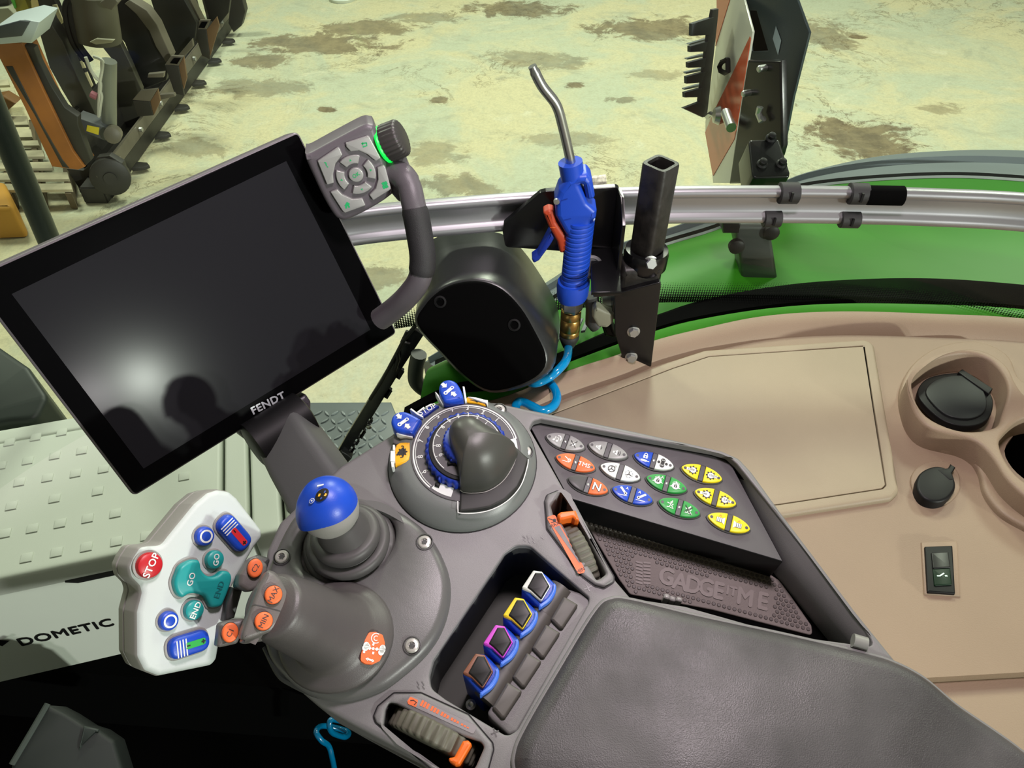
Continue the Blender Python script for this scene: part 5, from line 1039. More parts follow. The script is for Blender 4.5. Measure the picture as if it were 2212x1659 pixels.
for (p, ma, mb_, ia, ib, led, lab) in KEYS:
    u, v = CN.px(*p, KH+.002); f = Sub(CN, u, v, KH, KA); sc = 1.0+.0
    kb_ = MB().prism(f, lens(HL*1.08, HWd*1.16), -.002, .0013, .001, seg=2).build('rocker_key', M['dark'], kpn); kb_['label'] = lab
    b_ = HL*.13
    for s, mt_, ic in ((-1, ma, ia), (1, mb_, ib)):
        P = lens(HL, HWd, 22, -9, -b_) if s < 0 else lens(HL, HWd, 22, b_, 9)
        m = MB().prism(f, P, .0005, .0034, .0008, seg=2)
        if ic or mt_ is not blank: m.flat(f, circ(s*HL*.83, 0, .0013, 12), .00355, 1)
        m_ = [mt_, bar, M['ink'] if mt_ is M['white'] and False else M['white'], M['ink'], mt_ if mt_ is not M['yellow'] else M['orlabel'], lined]
        if ic: icon(ic, m, Sub(f, s*HL*.42, 0, 0, -KA*.62 if False else 0.0) if False else Sub(CN, *CN.px(*[0, 0]), 0, 0) if False else f, s*HL*.44, 0, .0036)
        m.build('key_half', m_, kb_)
    m = MB().prism(f, [q for q in lens(HL, HWd, 22, -b_*.96, b_*.96)], .0005, .0028, .0004, seg=1)
    if led: m.lathe(f.pt(0, 0, .0026), f.n, [(.0012, 0), (.001, .0006), (.0001, .0009)], 12, mi=1)
    m.build('key_bar', [bar, M['zinc']], kb_)
# ------------------------------------------------------------------ round dial control
dl = thing('round_dial', 'round numbered dial control with blue rings under a dark hood', 'dial', CN.hit(999, 996))
O = V(CN.px(999, 1000)); N_ = CN.n
def dp(pts, h): return CN.pl(zD(pts), h)
prof = [(.0632, -.004), (.0632, .002), (.0618, .005), (.0575, .0105), (.0525, .0145), (.0490, .0160), (.044, .0165)]
MB().lathe(CN.pt(*O), N_, prof, 72).build('base_plate', mat('dial plate', (108, 112, 110), .38, bump=.08, bscale=1500), dl, smooth=50)
MB().lathe(CN.pt(*O), N_, [(.0638, -.004), (.0640, .0005), (.0630, .0006)], 64).build('gap_ring', M['black'], dl)
C1 = V(CN.px(*zD([(858, 800)])[0], .0175)); H1 = .0175
MB().lathe(CN.pt(*C1), N_, [(.0462, .008), (.0462, H1-.0005), (.0458, H1)], 72).build('scale_disc', M['panel'], dl)
m = MB()
Rr = (V(CN.px(*zD([(335, 795)])[0], H1))-C1).length
m.line(CN, circ(*C1, Rr*.995, 72)[3:47], .0011, H1+.0003).line(CN, circ(*C1, Rr*.955, 72)[3:47], .0005, H1+.0003)
for s_, p in (('9', (462, 1003)), ('8', (408, 860)), ('7', (415, 705)), ('6', (472, 568)), ('5', (578, 460)), ('4', (718, 392)), ('3', (875, 378)), ('2', (1028, 418)), ('1', (1155, 505))):
    u, v = CN.px(*zD([p])[0], H1); d = V((u, v))-C1; a = math.atan2(d.y, d.x)-PI/2; m.text(CN, s_, u, v, .0064, H1+.0003, a, 0, .0)
    t = d.normalized(); m.line(CN, [tuple(C1+t*Rr*.955), tuple(C1+t*Rr*.90)], .0005, H1+.0003)
m.flat(CN, arc(C1.x, C1.y, Rr*.80, Rr*.985, -104, -128, 10), H1+.0002).flat(CN, arc(C1.x, C1.y, Rr*.80, Rr*.985, -8, 16, 10), H1+.0002)
m.build('scale_print', M['white'], dl)
def knob(c, r, h0, h1, nrib, name, col): return MB().lathe(CN.pt(*c), N_, [(r*.96, h0), (r, h0+.001), (r*.97, h1-.001), (r*.92, h1)], 180, rib=.022, nrib=nrib).build(name, col, dl, smooth=60)
C2 = V(CN.px(*zD([(865, 765)])[0], .026)); R2 = (V(CN.px(*zD([(458, 745)])[0], .022))-C2).length
knob(C2, R2, .015, .0265, 36, 'outer_knob', M['bluedk'])
H2 = .0278; C2b = C2; MB().lathe(CN.pt(*C2b), N_, [(R2*.90, .02), (R2*.90, H2-.0008), (R2*.885, H2), (R2*.86, H2)], 64).build('gap_ring', M['black'], dl)
C3 = V(CN.px(*zD([(872, 745)])[0], H2)); R3_ = (V(CN.px(*zD([(540, 690)])[0], H2))-C3).length
MB().lathe(CN.pt(*C3), N_, [(R3_*1.03, .02), (R3_*1.03, H2+.0002), (R3_*1.02, H2+.0006)], 64).build('scale_disc', M['panel'], dl)
m = MB(); hh = H2+.0009
m.line(CN, circ(*C3, R3_*.99, 72)[4:47], .0006, hh)
for s_, p in (('9', (615, 838)), ('8', (587, 748)), ('7', (580, 650)), ('6', (628, 562)), ('5', (690, 495)), ('4', (780, 455)), ('3', (880, 443)), ('2', (975, 465)), ('1', (1065, 520))):
    u, v = CN.px(*zD([p])[0], hh); d = V((u, v))-C3; a = math.atan2(d.y, d.x)-PI/2; m.text(CN, s_, u, v, .0058, hh, a)
    t = d.normalized(); m.line(CN, [tuple(C3+t*R3_*.99), tuple(C3+t*R3_*.92)], .0005, hh)
m.build('scale_print', M['white'], dl)
C4 = V(CN.px(*zD([(880, 700)])[0], .036)); R4 = (V(CN.px(*zD([(640, 650)])[0], .034))-C4).length
knob(C4, R4, H2, .037, 36, 'inner_knob', M['bluedk'])
# pointers of the knobs
MB().prism(CN, dp([(635, 1030), (600, 1015), (578, 1085), (600, 1100)], .024), .016, .0245, .001).prism(CN, dp([(760, 840), (720, 840), (700, 900), (740, 905)], .034), .028, .0345, .001).build('pointer', M['bluedk'], dl)
MB().prism(CN, dp([(560, 1100), (612, 1110), (590, 1165), (545, 1150)], .019), .016, .020, .001).prism(CN, dp([(672, 915), (720, 905), (775, 925), (770, 950), (720, 935), (680, 945)], .030), .028, .0312, .0008).build('pointer', M['black'], dl)
# hood
OL = [((690, 640), .040), ((698, 580), .043), ((735, 520), .045), ((800, 482), .046), ((880, 466), .047), ((965, 488), .046), ((1045, 545), .044), ((1130, 602), .040), ((1220, 668), .034), ((1310, 745), .027), ((1372, 805), .020), ((1366, 870), .0178), ((1320, 975), .0176), ((1220, 1108), .0175), ((1080, 1198), .0175), ((940, 1222), .0175), ((845, 1216), .0175), ((802, 1192), .0178), ((793, 1110), .021), ((780, 1000), .027), ((752, 880), .033), ((712, 760), .037)]
O3 = cat([CN.px(*zD([p])[0], h)+(h,) for p, h in OL], 4); hc = V(CN.px(*zD([(900, 640)])[0], .056)); R = []
low = [(q_[0], q_[1], max(.0165, min(q_[2]-.0005, .027))) for q_ in O3]
R.append([CN.pt(a_, b_, .0165) for a_, b_, h in O3])
for k in range(13):
    rho = 1-k/13*.98; R.append([CN.pt(hc.x+(a_-hc.x)*rho, hc.y+(b_-hc.y)*rho, h+(.0585-h)*(1-rho**2.5)**.55) for a_, b_, h in O3])
MB().rings(R).build('hood', mat('hood plastic', (70, 70, 66), .40, bump=.06, bscale=1600), dl, smooth=70)
SK = dp([(800, 1190), (790, 1425), (830, 1410), (960, 1400), (1100, 1375), (1250, 1300), (1380, 1170), (1450, 1020), (1485, 885), (1430, 840), (1350, 760), (1300, 900), (1200, 1050), (1000, 1180)], .016)
MB().prism(CN, SK, .004, .0184, .002).build('hood_skirt', mat('skirt plastic', (36, 36, 34), .55), dl)
m = MB(); wl = cat(CN.pl(zD([(778, 1300), (780, 1395), (800, 1420), (960, 1420), (1130, 1380), (1290, 1285), (1410, 1140), (1470, 960), (1480, 885)]), .0188), 5, False); m.line(CN, wl, .0008, .0188)
m.build('hood_line', M['white'], dl)
m = MB(); wl = cat(CN.pl(zD([(800, 1190), (840, 1215), (940, 1222), (1080, 1200), (1220, 1110), (1320, 970), (1362, 850), (1362, 800)]), .0190), 5, False); m.line(CN, wl, .0007, .0190); m.build('hood_line', M['mgrey'], dl)
for p, h in (((872, 1032), .0085), ((968, 1101), .0085), ((1078, 886), .0095), ((1134, 976), .0095)): screw(CN, *p, h, dl, .0055)
# tabs round the upper left rim
def tab(pts, h0, h1, m_, name, b=.003): return MB().prism(CN, cat(dp(pts, h1), 3) if len(pts) > 5 else rnd(dp(pts, h1), .0012), h0, h1, b).build(name, m_, dl)
t1 = tab([(590, 200), (600, 130), (650, 92), (710, 88), (770, 120), (815, 200), (832, 270), (815, 290), (660, 318), (625, 280)], .008, .026, M['blue'], 'blue_tab')
t2 = tab([(112, 500), (135, 440), (200, 405), (280, 412), (400, 475), (408, 500), (345, 610), (325, 632), (170, 598), (125, 550)], .008, .024, M['blue'], 'blue_tab')
def tabicon(cx, cy, rot, h, par):
    u0, v0 = CN.px(*zD([(cx, cy)])[0], h); f = Sub(CN, u0, v0, h, rot); m = MB(); s = .0017
    m.line(f, [(-s*2.2, -s*.4), (s*2.0, s*1.2)], .0030, .0002).flat(f, circ(-s*2.2, -s*.4, .0019, 12), .0003).flat(f, circ(s*2, s*1.2, .0017, 12), .0003).flat(f, circ(-s*2.2, -s*.4, .0008, 10), .0005, 1).flat(f, circ(s*2, s*1.2, .0008, 10), .0005, 1)
    def arrow(x, y, a):
        c, n = math.cos(a), math.sin(a); P = [(-1.6, .9), (.1, .9), (.1, 1.7), (1.8, 0), (.1, -1.7), (.1, -.9), (-1.6, -.9)]; m.flat(f, [(x+s*(p*c-q_*n), y+s*(p*n+q_*c)) for p, q_ in P], .0003)
    arrow(-s*1.2, s*4.2, -1.2); arrow(s*1.2, -s*2.6, -1.2+PI); m.build('tab_symbol', [M['white'], M['blue']], par)
tabicon(695, 205, math.radians(25), .0262, t1); tabicon(240, 520, math.radians(20), .0242, t2)
ty = tab([(165, 735), (290, 712), (306, 735), (298, 890), (175, 938), (152, 920)], .004, .017, M['amber'], 'yellow_tab', .002)
m = MB(); m.line(CN, dp([(215, 755), (232, 752), (240, 760), (240, 840), (232, 862), (205, 868)], .0173), .0008, .0173); gear(m, CN, *CN.px(*zD([(228, 812)])[0], .0173), .0042, .0173, 0); m.flat(CN, dp([(165, 835), (195, 815), (195, 840), (170, 850)], .0173), .0173, 0); m.build('tab_symbol', M['ink'], ty)
ty2 = tab([(872, 262), (950, 275), (1030, 305), (1055, 330), (1048, 350), (960, 325), (868, 312)], .006, .018, M['amber'], 'yellow_tab', .0015)
m = MB(); m.flat(CN, dp([(930, 280), (1000, 300), (970, 322), (950, 305)], .0182), .0182); m.line(CN, dp([(900, 295), (1035, 325)], .0182), .0006, .0182); m.build('tab_symbol', M['ink'], ty2)
ts = tab([(395, 425), (470, 375), (540, 340), (590, 350), (560, 375), (440, 462)], .008, .019, M['bluedk'], 'stop_tab', .0015)
u, v = CN.px(*zD([(478, 388)])[0], .0195); m = MB(); m.text(CN, 'STOP', u, v, .0068, .0195, math.radians(33), 0, .01); m.build('lettering', M['white'], ts)
for pts in ([(550, 212), (562, 215), (610, 270), (645, 340), (632, 352), (600, 300)], [(825, 158), (845, 160), (868, 300), (850, 312), (838, 240)], [(300, 385), (318, 376), (380, 425), (435, 455), (428, 470), (370, 440)], [(165, 625), (180, 615), (330, 655), (328, 670), (200, 640)], [(370, 412), (440, 360), (448, 372), (385, 425)], [(130, 740), (150, 740), (150, 790), (130, 790)], [(108, 800), (150, 800), (150, 905), (105, 905)], [(112, 908), (140, 908), (140, 960), (118, 962)], [(455, 358), (515, 328), (522, 340), (462, 372)], [(880, 262), (960, 268), (1040, 290), (1078, 296), (1070, 345), (1058, 325)]):
    MB().prism(CN, dp(pts, .020), .010, .020, .0004).build('rim_mark', M['white'], dl)
for pts in ([(600, 290), (640, 330), (660, 320), (830, 285), (832, 270), (810, 300)], [(345, 600), (400, 500), (410, 485), (420, 500), (350, 620)], [(140, 640), (170, 630), (330, 665), (320, 720), (300, 712), (165, 735), (135, 720)]):
    MB().prism(CN, dp(pts, .012), .002, .012, .0004).build('tab_slot', M['cover'], dl)
# ------------------------------------------------------------------ blue ball joystick with rubber gaiter
bj = thing('ball_joystick', 'blue egg shaped joystick knob on a ribbed dark rubber gaiter', 'joystick', CN.hit(752, 1200))
c0 = CN.hit(752, 1212, .006); bc = CN.hit(708, 1092, .060); axj = (bc-c0).normalized()
gat = mat('gaiter rubber', (74, 72, 72), .5)
R = []
def ring_at(c, ax, r, n=40):
    x = (RT-ax*RT.dot(ax)).normalized(); y = ax.cross(x); return [c+x*r*math.cos(2*PI*k/n)+y*r*math.sin(2*PI*k/n) for k in range(n)]
GT = [(620, 560, -.006, .0370), (620, 558, .003, .0372), (620, 556, .0065, .0366), (619, 553, .0085, .0345), (618, 551, .0080, .0315), (616, 548, .0085, .0312), (614, 544, .0100, .0330), (610, 534, .0140, .0334), (606, 526, .0175, .0322), (603, 520, .0190, .0296), (602, 517, .0180, .0258), (600, 512, .0185, .0256), (597, 505, .0205, .0272), (592, 490, .0255, .0274), (587, 480, .0290, .0262), (583, 472, .0305, .0236), (580, 468, .0300, .0204), (570, 455, .0330, .0196), (545, 420, .0410, .0180), (500, 375, .0500, .0165)]
for (a_, b_, h, r) in GT:
    s = max(0, h)/.05; R.append(ring_at(CN.hit(*z6([(a_, b_)])[0], h), (N_*(1-s*.8)+axj*s*.8).normalized(), r))
MB().rings(R).build('gaiter', gat, bj, smooth=60)
MB().lathe(bc, axj, [(.008, -.020), (.0165, -.0185), (.0205, -.013), (.0222, -.006), (.0224, -.001)], 40).build('knob_base', M['mgrey'], bj)
pf = [(.0224*math.cos(a), -.001+.0235*math.sin(a)) for a in [PI/2*k/12 for k in range(13)]]
R = []
x_ = (camv(-.8, -.45, .3)); x_ = (x_-axj*x_.dot(axj)).normalized(); y_ = axj.cross(x_)
for r, h in pf:
    ring = []
    for k in range(40):
        a = 2*PI*k/40; rr = r*(1+.13*max(0, math.cos(a))**6*(1 if h < .014 else .3)); ring.append(bc+axj*(h-.006*max(0, math.cos(a))**4*(1-h/.023))+x_*rr*math.cos(a)+y_*rr*math.sin(a))
    R.append(ring)
MB().rings(R).build('knob_cap', M['blue'], bj, smooth=70)
# dark symbol patch with yellow and blue marks lies on the crown
pn = (axj*.86+x_*.34-y_*.25).normalized(); PFk = Frame(bc+pn*.0228+axj*.0, pn)
def dome(pts, m_, h): return [bc+(PFk.pt(u, v, 0)-bc).normalized()*(.0234+h) for u, v in pts]
def patch(mb, c, r, h, mi, n=24):
    pts = circ(c[0], c[1], r, n); ctr = dome([c], 0, h)[0]; P = dome(pts, 0, h); b = [ctr]+P; mb.add(b, [(0, 1+i, 1+(i+1) % n) for i in range(n)], mi)
def poly(mb, pts, h, mi): mb.add(dome(pts, 0, h), tessellate_polygon([[V((a, b, 0)) for a, b in pts]]), mi)
u0, v0 = (lambda p: ((p-PFk.o).dot(PFk.ex), (p-PFk.o).dot(PFk.ey)))(PFk.hit(*z6([(420, 190)])[0]))
mb = MB(); patch(mb, (u0, v0), .0084, .0002, 0)
mb2 = mb; poly(mb, rect(u0-.0038, v0+.0014, .0024, .0032, -.3), .0005, 1)
poly(mb, rect(u0+.0040, v0-.0008, .0040, .0016, .3), .0005, 1); poly(mb, rect(u0+.0040, v0-.0008, .0016, .0040, .3), .0006, 1)
poly(mb, rect(u0+.0022, v0+.0036, .0018, .0026, -.3), .0005, 2); poly(mb, rect(u0-.0012, v0-.0036, .0028, .0011, -.3), .0005, 2); poly(mb, rect(u0-.0012, v0-.0036, .0011, .0028, -.3), .0006, 2)
p2 = PFk.hit(*z6([(328, 252)])[0]); u2, v2 = (p2-PFk.o).dot(PFk.ex), (p2-PFk.o).dot(PFk.ey); patch(mb, (u2, v2), .0030, .0002, 3); patch(mb, (u2, v2), .0023, .0004, 4); poly(mb, rect(u2, v2, .0009, .0026, .4), .0006, 3); poly(mb, rect(u2+.0004, v2, .0020, .0008, .4), .0006, 3)
p3 = PFk.hit(*z6([(415, 132)])[0]); u2, v2 = (p3-PFk.o).dot(PFk.ex), (p3-PFk.o).dot(PFk.ey); poly(mb, rect(u2, v2, .0062, .0016, .1), .0003, 3)
mb.build('symbol_print', [M['lens'], M['amber'], mat('soft blue print', (50, 80, 160), .5), M['white'], M['blue']], bj)
# ------------------------------------------------------------------ multi function joystick
JF = Frame(dep(405, 1270, .545), camv(.72, .10, .66)); js = thing('multi_joystick', 'multi button joystick with pale grey face, grey neck and orange keys', 'joystick', CN.hit(760, 1400))
def jp(pts, h=0): return JF.pl(zH(pts), h)
HO = rnd(jp([(235, 640), (290, 555), (345, 545), (445, 540), (490, 480), (690, 235), (790, 150), (870, 125), (960, 140), (1020, 190), (1205, 430), (1210, 490), (1150, 565), (990, 850), (940, 980), (870, 1400), (830, 1450), (430, 1532), (320, 1490), (265, 1380), (262, 1050), (300, 900), (285, 850), (225, 790), (205, 710)]), .006, 4)
BKH = .046
MB().prism(JF, inset(ccw(HO), .0012), -BKH, -.022, .010, bottom=True).prism(JF, HO, -.023, 0, .005).build('head_shell', M['mgrey'], js) if False else None
hd = MB(); P = ccw(HO)
prof = [(.011, -BKH), (.004, -BKH+.004), (.0008, -BKH+.012), (.0004, -.0255), (.0016, -.0245), (.0016, -.0235), (.0002, -.0225), (0, -.006), (.0009, -.0025), (.0028, -.0006), (.005, 0)]
RR = [[JF.pt(u, v, h) for u, v in inset(P, d)] for d, h in prof]
hd.rings(RR[:9], 0, cap0=True, cap1=False).rings(RR[8:], 1, cap0=False, cap1=False); L2 = inset(P, .005); hd.add([JF.pt(a, b, 0) for a, b in L2], tessellate_polygon([[V((a, b, 0)) for a, b in L2]]), 1)
hd.build('head', [M['mgrey'], M['lgrey']], js, smooth=50)
def jt(c): return JF.px(*zH([c])[0], .004)
ta_ = V(jt((450, 900)))-V(jt((450, 1000))); 
def txtang(p, q): d = V(jt(q))-V(jt(p)); return math.atan2(d.y, d.x)
def rbtn(c, rx, col, name, txt=None, tp=None, tq=None, sz=.006, ring=False, h=.006):
    u, v = JF.px(*zH([c])[0], h*.6); e = V(JF.px(*zH([(c[0]+rx, c[1])])[0], h*.6))-V((u, v)); r = e.length
    m = MB().lathe(JF.pt(u, v), JF.n, [(r*1.18, -.001), (r*1.18, .0008), (r*1.05, .0012)], 36, mi=1)
    m.lathe(JF.pt(u, v), JF.n, [(r, -.001), (r, h*.55), (r*.93, h*.85), (r*.75, h), (r*.0, h*1.02)], 36, mi=0, cap1=False)
    if txt: m.text(JF, txt, u, v, sz, h*1.02+.0003, txtang(tp, tq), 2, .02)
    if ring: m.line(JF, circ(u, v, r*.60, 32), .0013, h*1.0+.0003, 2, closed=True)
    return m.build(name, [col, M['mgrey'], M['white'], M['ink']], js)
rbtn((357, 695), 95, M['red'], 'stop_button', 'STOP', (345, 760), (405, 630), .0068)
rbtn((768, 478), 68, M['blue'], 'round_button', ring=True); rbtn((500, 1110), 70, M['blue'], 'round_button', ring=True)
rbtn((843, 652), 65, M['teal'], 'go_button', 'GO', (840, 690), (850, 610), .0056); rbtn((688, 1030), 70, M['teal'], 'end_button', 'END', (670, 1080), (715, 975), .0058)
big = cat(jp([(560, 760), (590, 700), (660, 660), (715, 655), (735, 680), (745, 730), (790, 775), (850, 775), (900, 740), (950, 745), (970, 790), (950, 870), (905, 980), (880, 1005), (820, 1010), (795, 970), (765, 925), (700, 905), (650, 910), (600, 935), (560, 900), (540, 830)], .006), 4)
m = MB().prism(JF, big, -.001, .007, .0025); m2 = inset(ccw(big), -.0016); m.prism(JF, m2, -.001, .0012, .0006, mi=1)
for s_, c, (p_, q__) in (('GO', (668, 800), ((655, 840), (680, 760))), ('END', (878, 878), ((860, 930), (895, 830)))):
    u, v = JF.px(*zH([c])[0], .0072); m.text(JF, s_, u, v, .0060, .0073, txtang(p_, q__), 2 if s_ == 'GO' else 3, .015)
m.build('double_button', [M['teal'], M['mgrey'], M['white'], mat('worn print', (20, 100, 105), .5)], js)
def pill(p0, p1, half, col2, name):
    h = .007; a, b = V(JF.px(*zH([p0])[0], h)), V(JF.px(*zH([p1])[0], h)); ax = (b-a); L_ = ax.length; an = math.atan2(ax.y, ax.x); c = (a+b)/2; f = Sub(JF, c.x, c.y, 0, an)
    hw_ = (V(JF.px(*zH([(p0[0]+half, p0[1])])[0], h))-a).length
    P = rnd(rect(0, 0, L_+2*hw_*.9, 2*hw_), hw_*.95, 6); m = MB().prism(f, P, -.001, h, .003).prism(f, inset(ccw(P), -.0016), -.001, .0014, .0008, mi=1)
    for k in range(4): m.line(f, [(-L_*.62+k*.0021, -hw_*(.85-.12*k*0)), (-L_*.62+k*.0021, hw_*.72)], .00085, h+.0002, 2)
    m.flat(f, rnd(rect(L_*.22, 0, L_*.95, hw_*.62), hw_*.25, 4), h+.0002, 3)
    m.flat(f, rect(-L_*.12, 0, .0026, .0009), h+.0004, 4).flat(f, rect(L_*.58, 0, .0030, .0010), h+.0004, 4).flat(f, rect(L_*.58, 0, .0010, .0030), h+.0005, 4)
    m.build(name, [M['blue'], M['mgrey'], M['white'], col2, M['ink']], js)
pill((950, 395), (1055, 515), 72, mat('pill red', (215, 40, 50), .4), 'rocker_pill'); pill((585, 1315), (745, 1265), 78, mat('pill green', (40, 170, 70), .4), 'rocker_pill')
# neck and grip: wide dome on the cover, neck leaning left to a flat top with two orange keys
gm_ = mat('grip plastic', (104, 100, 98), .4, bump=.1, bscale=1500); gdk = mat('grip soft', (80, 76, 76), .42, bump=.12, bscale=1500)
def gring(px_, py_, h, ru, rv, ax, n=40):
    c = CN.hit(*z6([(px_, py_)])[0], h); ax = ax.normalized(); x = (CN.ex-ax*CN.ex.dot(ax)).normalized(); y = ax.cross(x); return [c+x*ru*math.cos(2*PI*k/n)+y*rv*math.sin(2*PI*k/n) for k in range(n)]
lean = (CN.hit(*z6([(150, 1030)])[0], .085)-CN.hit(*z6([(520, 1190)])[0], .02)).normalized()
axs = lambda t: (N_*(1-t)+lean*t)
S_ = [(530, 1190, .004, .0428, .0410, 0), (530, 1190, .013, .0428, .0410, 0), (530, 1190, .0165, .0418, .0400, 0), (526, 1188, .0190, .0390, .0375, 0), (520, 1182, .0215, .0345, .0340, .03), (498, 1166, .0245, .0300, .0310, .15), (462, 1146, .0300, .0265, .0285, .4), (405, 1120, .0390, .0244, .0272, .68), (325, 1084, .0510, .0234, .0262, .9), (240, 1048, .0640, .0228, .0248, 1), (150, 1010, .0755, .0222, .0232, 1), (90, 984, .0825, .0212, .0218, 1), (75, 978, .0845, .0185, .019, 1)]
R = [gring(a, b, h, ru, rv, axs(t)) for a, b, h, ru, rv, t in S_]
fine = []
for i in range(len(R)-1):
    for k in range(3): fine.append([p.lerp(q__, k/3) for p, q__ in zip(R[i], R[i+1])])
fine.append(R[-1])
MB().rings(fine).build('grip', gdk, js, smooth=70)
pe_ = CN.hit(*z6([(90, 984)])[0], .0835); GF = Frame(dep(585, 1320, (pe_-CAM).dot(FWD)-.008), camv(.38, .28, .88))
gt = rnd(GF.pl(zH([(1240, 725), (1290, 750), (1340, 800), (1390, 900), (1392, 980), (1370, 1060), (1320, 1140), (1265, 1195), (1020, 1278), (1120, 985), (1165, 860)])), .004, 4)
MB().prism(GF, gt, -.030, 0, .003).build('top_cap', gm_, js)
MB().prism(GF, rnd(GF.pl(zH([(1240, 722), (1300, 745), (1400, 850), (1480, 940), (1495, 1010), (1470, 1120), (1400, 1200), (1290, 1250), (1030, 1290), (1090, 1200), (1150, 900)]), -.008), .008, 4), -.035, -.0035, .008).build('top_shoulder', gm_, js)
MB().line(GF, GF.pl(zH([(1120, 985), (1250, 1015), (1370, 1048)])), .0006, .0003).build('cap_seam', M['dark'], js)
def obtn(fr, c, rx, ry, txt, a, col=M['orlabel'], h=.004):
    u, v = fr.px(*zH([c])[0], h); e = (V(fr.px(*zH([(c[0]+rx, c[1])])[0], h))-V((u, v))).length
    m = MB().prism(fr, circ(u, v, e, 32, e*ry/rx), -.001, h, .0014); m.prism(fr, circ(u, v, e*1.08, 28, e*1.08*ry/rx), -.001, .0004, 0, mi=1); m.text(fr, txt, u, v, .0050, h+.0003, a, 1); m.build('orange_button', [col, M['dark']], js)
wa_ = math.radians(68)
obtn(GF, (1283, 915), 66, 70, 'MAX', wa_); obtn(GF, (1210, 1112), 68, 70, 'MIN', wa_)
AF = Frame(dep(540, 1240, .535), camv(.45, .25, .85))
MB().prism(AF, rnd(AF.pl(zH([(1030, 760), (1100, 650), (1150, 615), (1240, 690), (1235, 740), (1175, 870), (1100, 895), (1020, 850)])), .004), -.018, 0, .003).build('upper_arm', gm_, js)
MB().prism(AF, rnd(AF.pl(zH([(1030, 760), (1090, 700), (1160, 610), (1270, 640), (1240, 720), (1100, 880), (1000, 860)]), -.01), .003), -.03, -.012, .003).build('arm_backing', M['dark'], js)
obtn(AF, (1148, 716), 56, 72, 'C2', math.radians(62), mat('shaded orange', (205, 92, 42), .45) if False else M['orlabel'])
AG = Frame(dep(505, 1370, .528), camv(.45, .25, .85))
MB().prism(AG, rnd(AG.pl(zH([(880, 1130), (960, 1105), (1080, 1085), (1060, 1170), (1015, 1280), (880, 1310), (860, 1300)])), .003), -.018, 0, .003).build('lower_arm', gm_, js)
obtn(AG, (960, 1198), 62, 74, 'C1', math.radians(68))
SB = Frame(dep(500, 1290, .55), camv(.5, .2, .85))
MB().prism(SB, SB.pl(zH([(940, 980), (985, 860), (1060, 880), (1000, 1090), (920, 1120)])), -.02, -.004, .002).build('arm_backing', M['dark'], js)
# orange symbol plate on the dome's flank
lp = CN.hit(*z6([(785, 1280)])[0], .0258)
OLn = (N_*.90+RT*.36-V((0, .13, 0))).normalized(); OLF = Frame(lp, OLn)
lab = OLF.pl(z6([(755, 1168), (800, 1165), (850, 1185), (865, 1240), (860, 1300), (830, 1365), (780, 1390), (730, 1385), (697, 1365), (700, 1320), (725, 1220)]))
m = MB().prism(OLF, rnd(lab, .002), -.006, .0008, .0003)
def o2(pts): return OLF.pl(z6(pts), .001)
m.line(OLF, circ(*o2([(805, 1208)])[0], .0034, 20)[3:18], .0007, .0012, 1).line(OLF, circ(*o2([(805, 1208)])[0], .0016, 14)[2:13], .0006, .0012, 1)
cx_, cy_ = 785, 1280
for ddx, ddy in ((0, -30), (0, 30)): m.line(OLF, o2([(cx_+3-ddy*.05, cy_+ddy-9), (cx_-2, cy_+ddy+9)]), .0014, .0012, 1)
for ddx in (-50, -25, 25, 50): m.flat(OLF, [tuple(V(o2([(cx_+ddx, cy_+ddx*.12)])[0])+V(q__)) for q__ in ((-.0016, 0), (0, .0013), (.0016, 0), (0, -.0013))], .0012, 1)
m.flat(OLF, circ(*o2([(cx_, cy_)])[0], .0010, 10), .0012, 1)
for c in ((738, 1255), (730, 1275), (848, 1290), (840, 1305), (745, 1265), (850, 1275)): m.flat(OLF, circ(*o2([c])[0], .0022, 12), .0012, 1)
for c in ((722, 1303), (850, 1262)): m.flat(OLF, circ(*o2([c])[0], .0009, 8), .0012, 1)
m.line(OLF, o2([(742, 1350), (782, 1362)]), .0012, .0012, 1).flat(OLF, o2([(732, 1347), (752, 1340), (746, 1366)]), .0012, 1).flat(OLF, o2([(792, 1366), (774, 1376), (780, 1350)]), .0012, 1)
m.build('symbol_plate', [M['orlabel'], M['white']], js)
# curved edge strip below the dome
A = [CN.hit(*z6([p])[0], .002) for p in [(40, 1270), (130, 1450), (220, 1520), (400, 1600), (560, 1610), (700, 1580), (830, 1500)]]
MB().tube(cat([tuple(p) for p in A], 6, False), .0022, 8).build('base_bead', M['dark'], js)
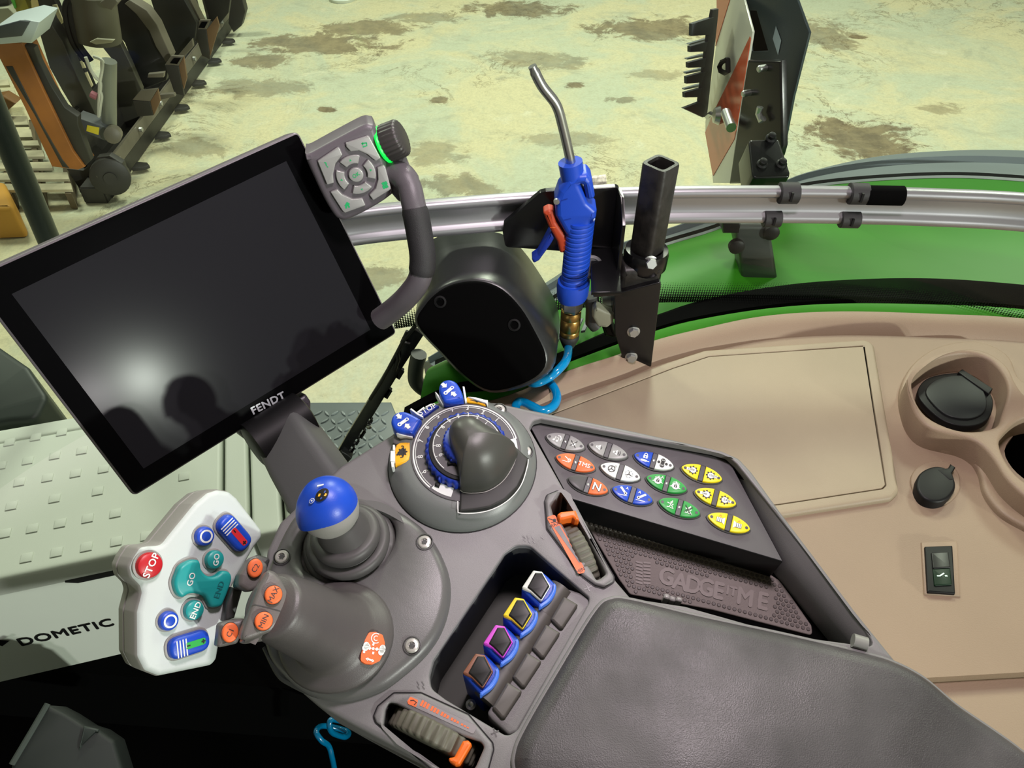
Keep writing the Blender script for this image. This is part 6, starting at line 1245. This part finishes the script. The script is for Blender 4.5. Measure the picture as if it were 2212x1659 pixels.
# ------------------------------------------------------------------ four blue paddles in the well
HPd = .004
tips = [(975, 595), (825, 822), (668, 1052), (505, 1293)]
P0 = V(CN.px(*z9([tips[0]])[0], HPd))
cols = [('white', (225, 228, 225)), ('yellow', (235, 205, 30)), ('magenta', (205, 70, 205)), ('brown', (130, 80, 60))]
pos = ['farthest in the row', 'second from the far end', 'third from the far end', 'nearest in the row']
for i, (cn_, rgb) in enumerate(cols):
    Pi = V(CN.px(*z9([tips[i]])[0], HPd)); d = Pi-P0
    def pp(pts, h): return [tuple(V(q__)+d) for q__ in CN.pl(z9(pts), h)]
    th = thing('paddle_lever', 'blue paddle lever with %s outlined dark pad, %s' % (cn_, pos[i]), 'lever', CN.pt(*Pi, -.03), 'blue paddle levers in the well')
    MB().prism(CN, rnd(pp([(832, 452), (930, 300), (1000, 308), (1050, 350), (1112, 412), (1105, 475), (1060, 545), (985, 598), (968, 588), (890, 510)], .002), .002), -.066, .002, .003).build('paddle_body', M['blue'], th)
    MB().prism(CN, cat(pp([(1096, 398), (1113, 425), (1105, 480), (1062, 545), (985, 597), (972, 590), (985, 572), (1040, 520), (1075, 460), (1085, 415)], .006), 3), -.006, .006, .002).build('paddle_lip', mat('lip blue', (70, 118, 225), .4) if 'lipm' not in M else M['lipm'], th)
    if 'lipm' not in M: M['lipm'] = bpy.data.materials['lip blue']
    fr_m = mat(cn_+' outline', rgb, .45)
    outer = pp([(836, 438), (930, 297), (1000, 308), (1068, 425), (995, 550), (905, 470)], .006)
    MB().prism(CN, rnd(outer, .0012), -.004, .0055, .0015).build('outline_frame', fr_m, th)
    MB().prism(CN, rnd(pp([(880, 437), (945, 318), (998, 320), (1058, 426), (993, 535), (915, 462)], .0066), .001), .003, .0066, .0012).build('dark_pad', M['lens'], th)
    # grey cylinder behind and the block in front
    q0, q1 = V(pp([(1010, 640)], -.004)[0]), V(pp([(1160, 430)], -.004)[0])
    MB().tube([CN.pt(*q0, -.0105), CN.pt(*q1, -.0105)], .0105, 20).build('hub', M['rocker'], th)
    MB().prism(CN, rnd(pp([(1065, 690), (1172, 505), (1285, 570), (1280, 590), (1165, 765), (1140, 765)], .0), .0015), -.035, .0, .002).build('grey_key', M['rocker'], th)
MB().lathe(CN.hit(*z9([(432, 1372)])[0], -.03), N_, [(.004, -.01), (.004, .001), (.002, .002), (.0, .001)], 14).build('well_screw', M['zinc'], con)
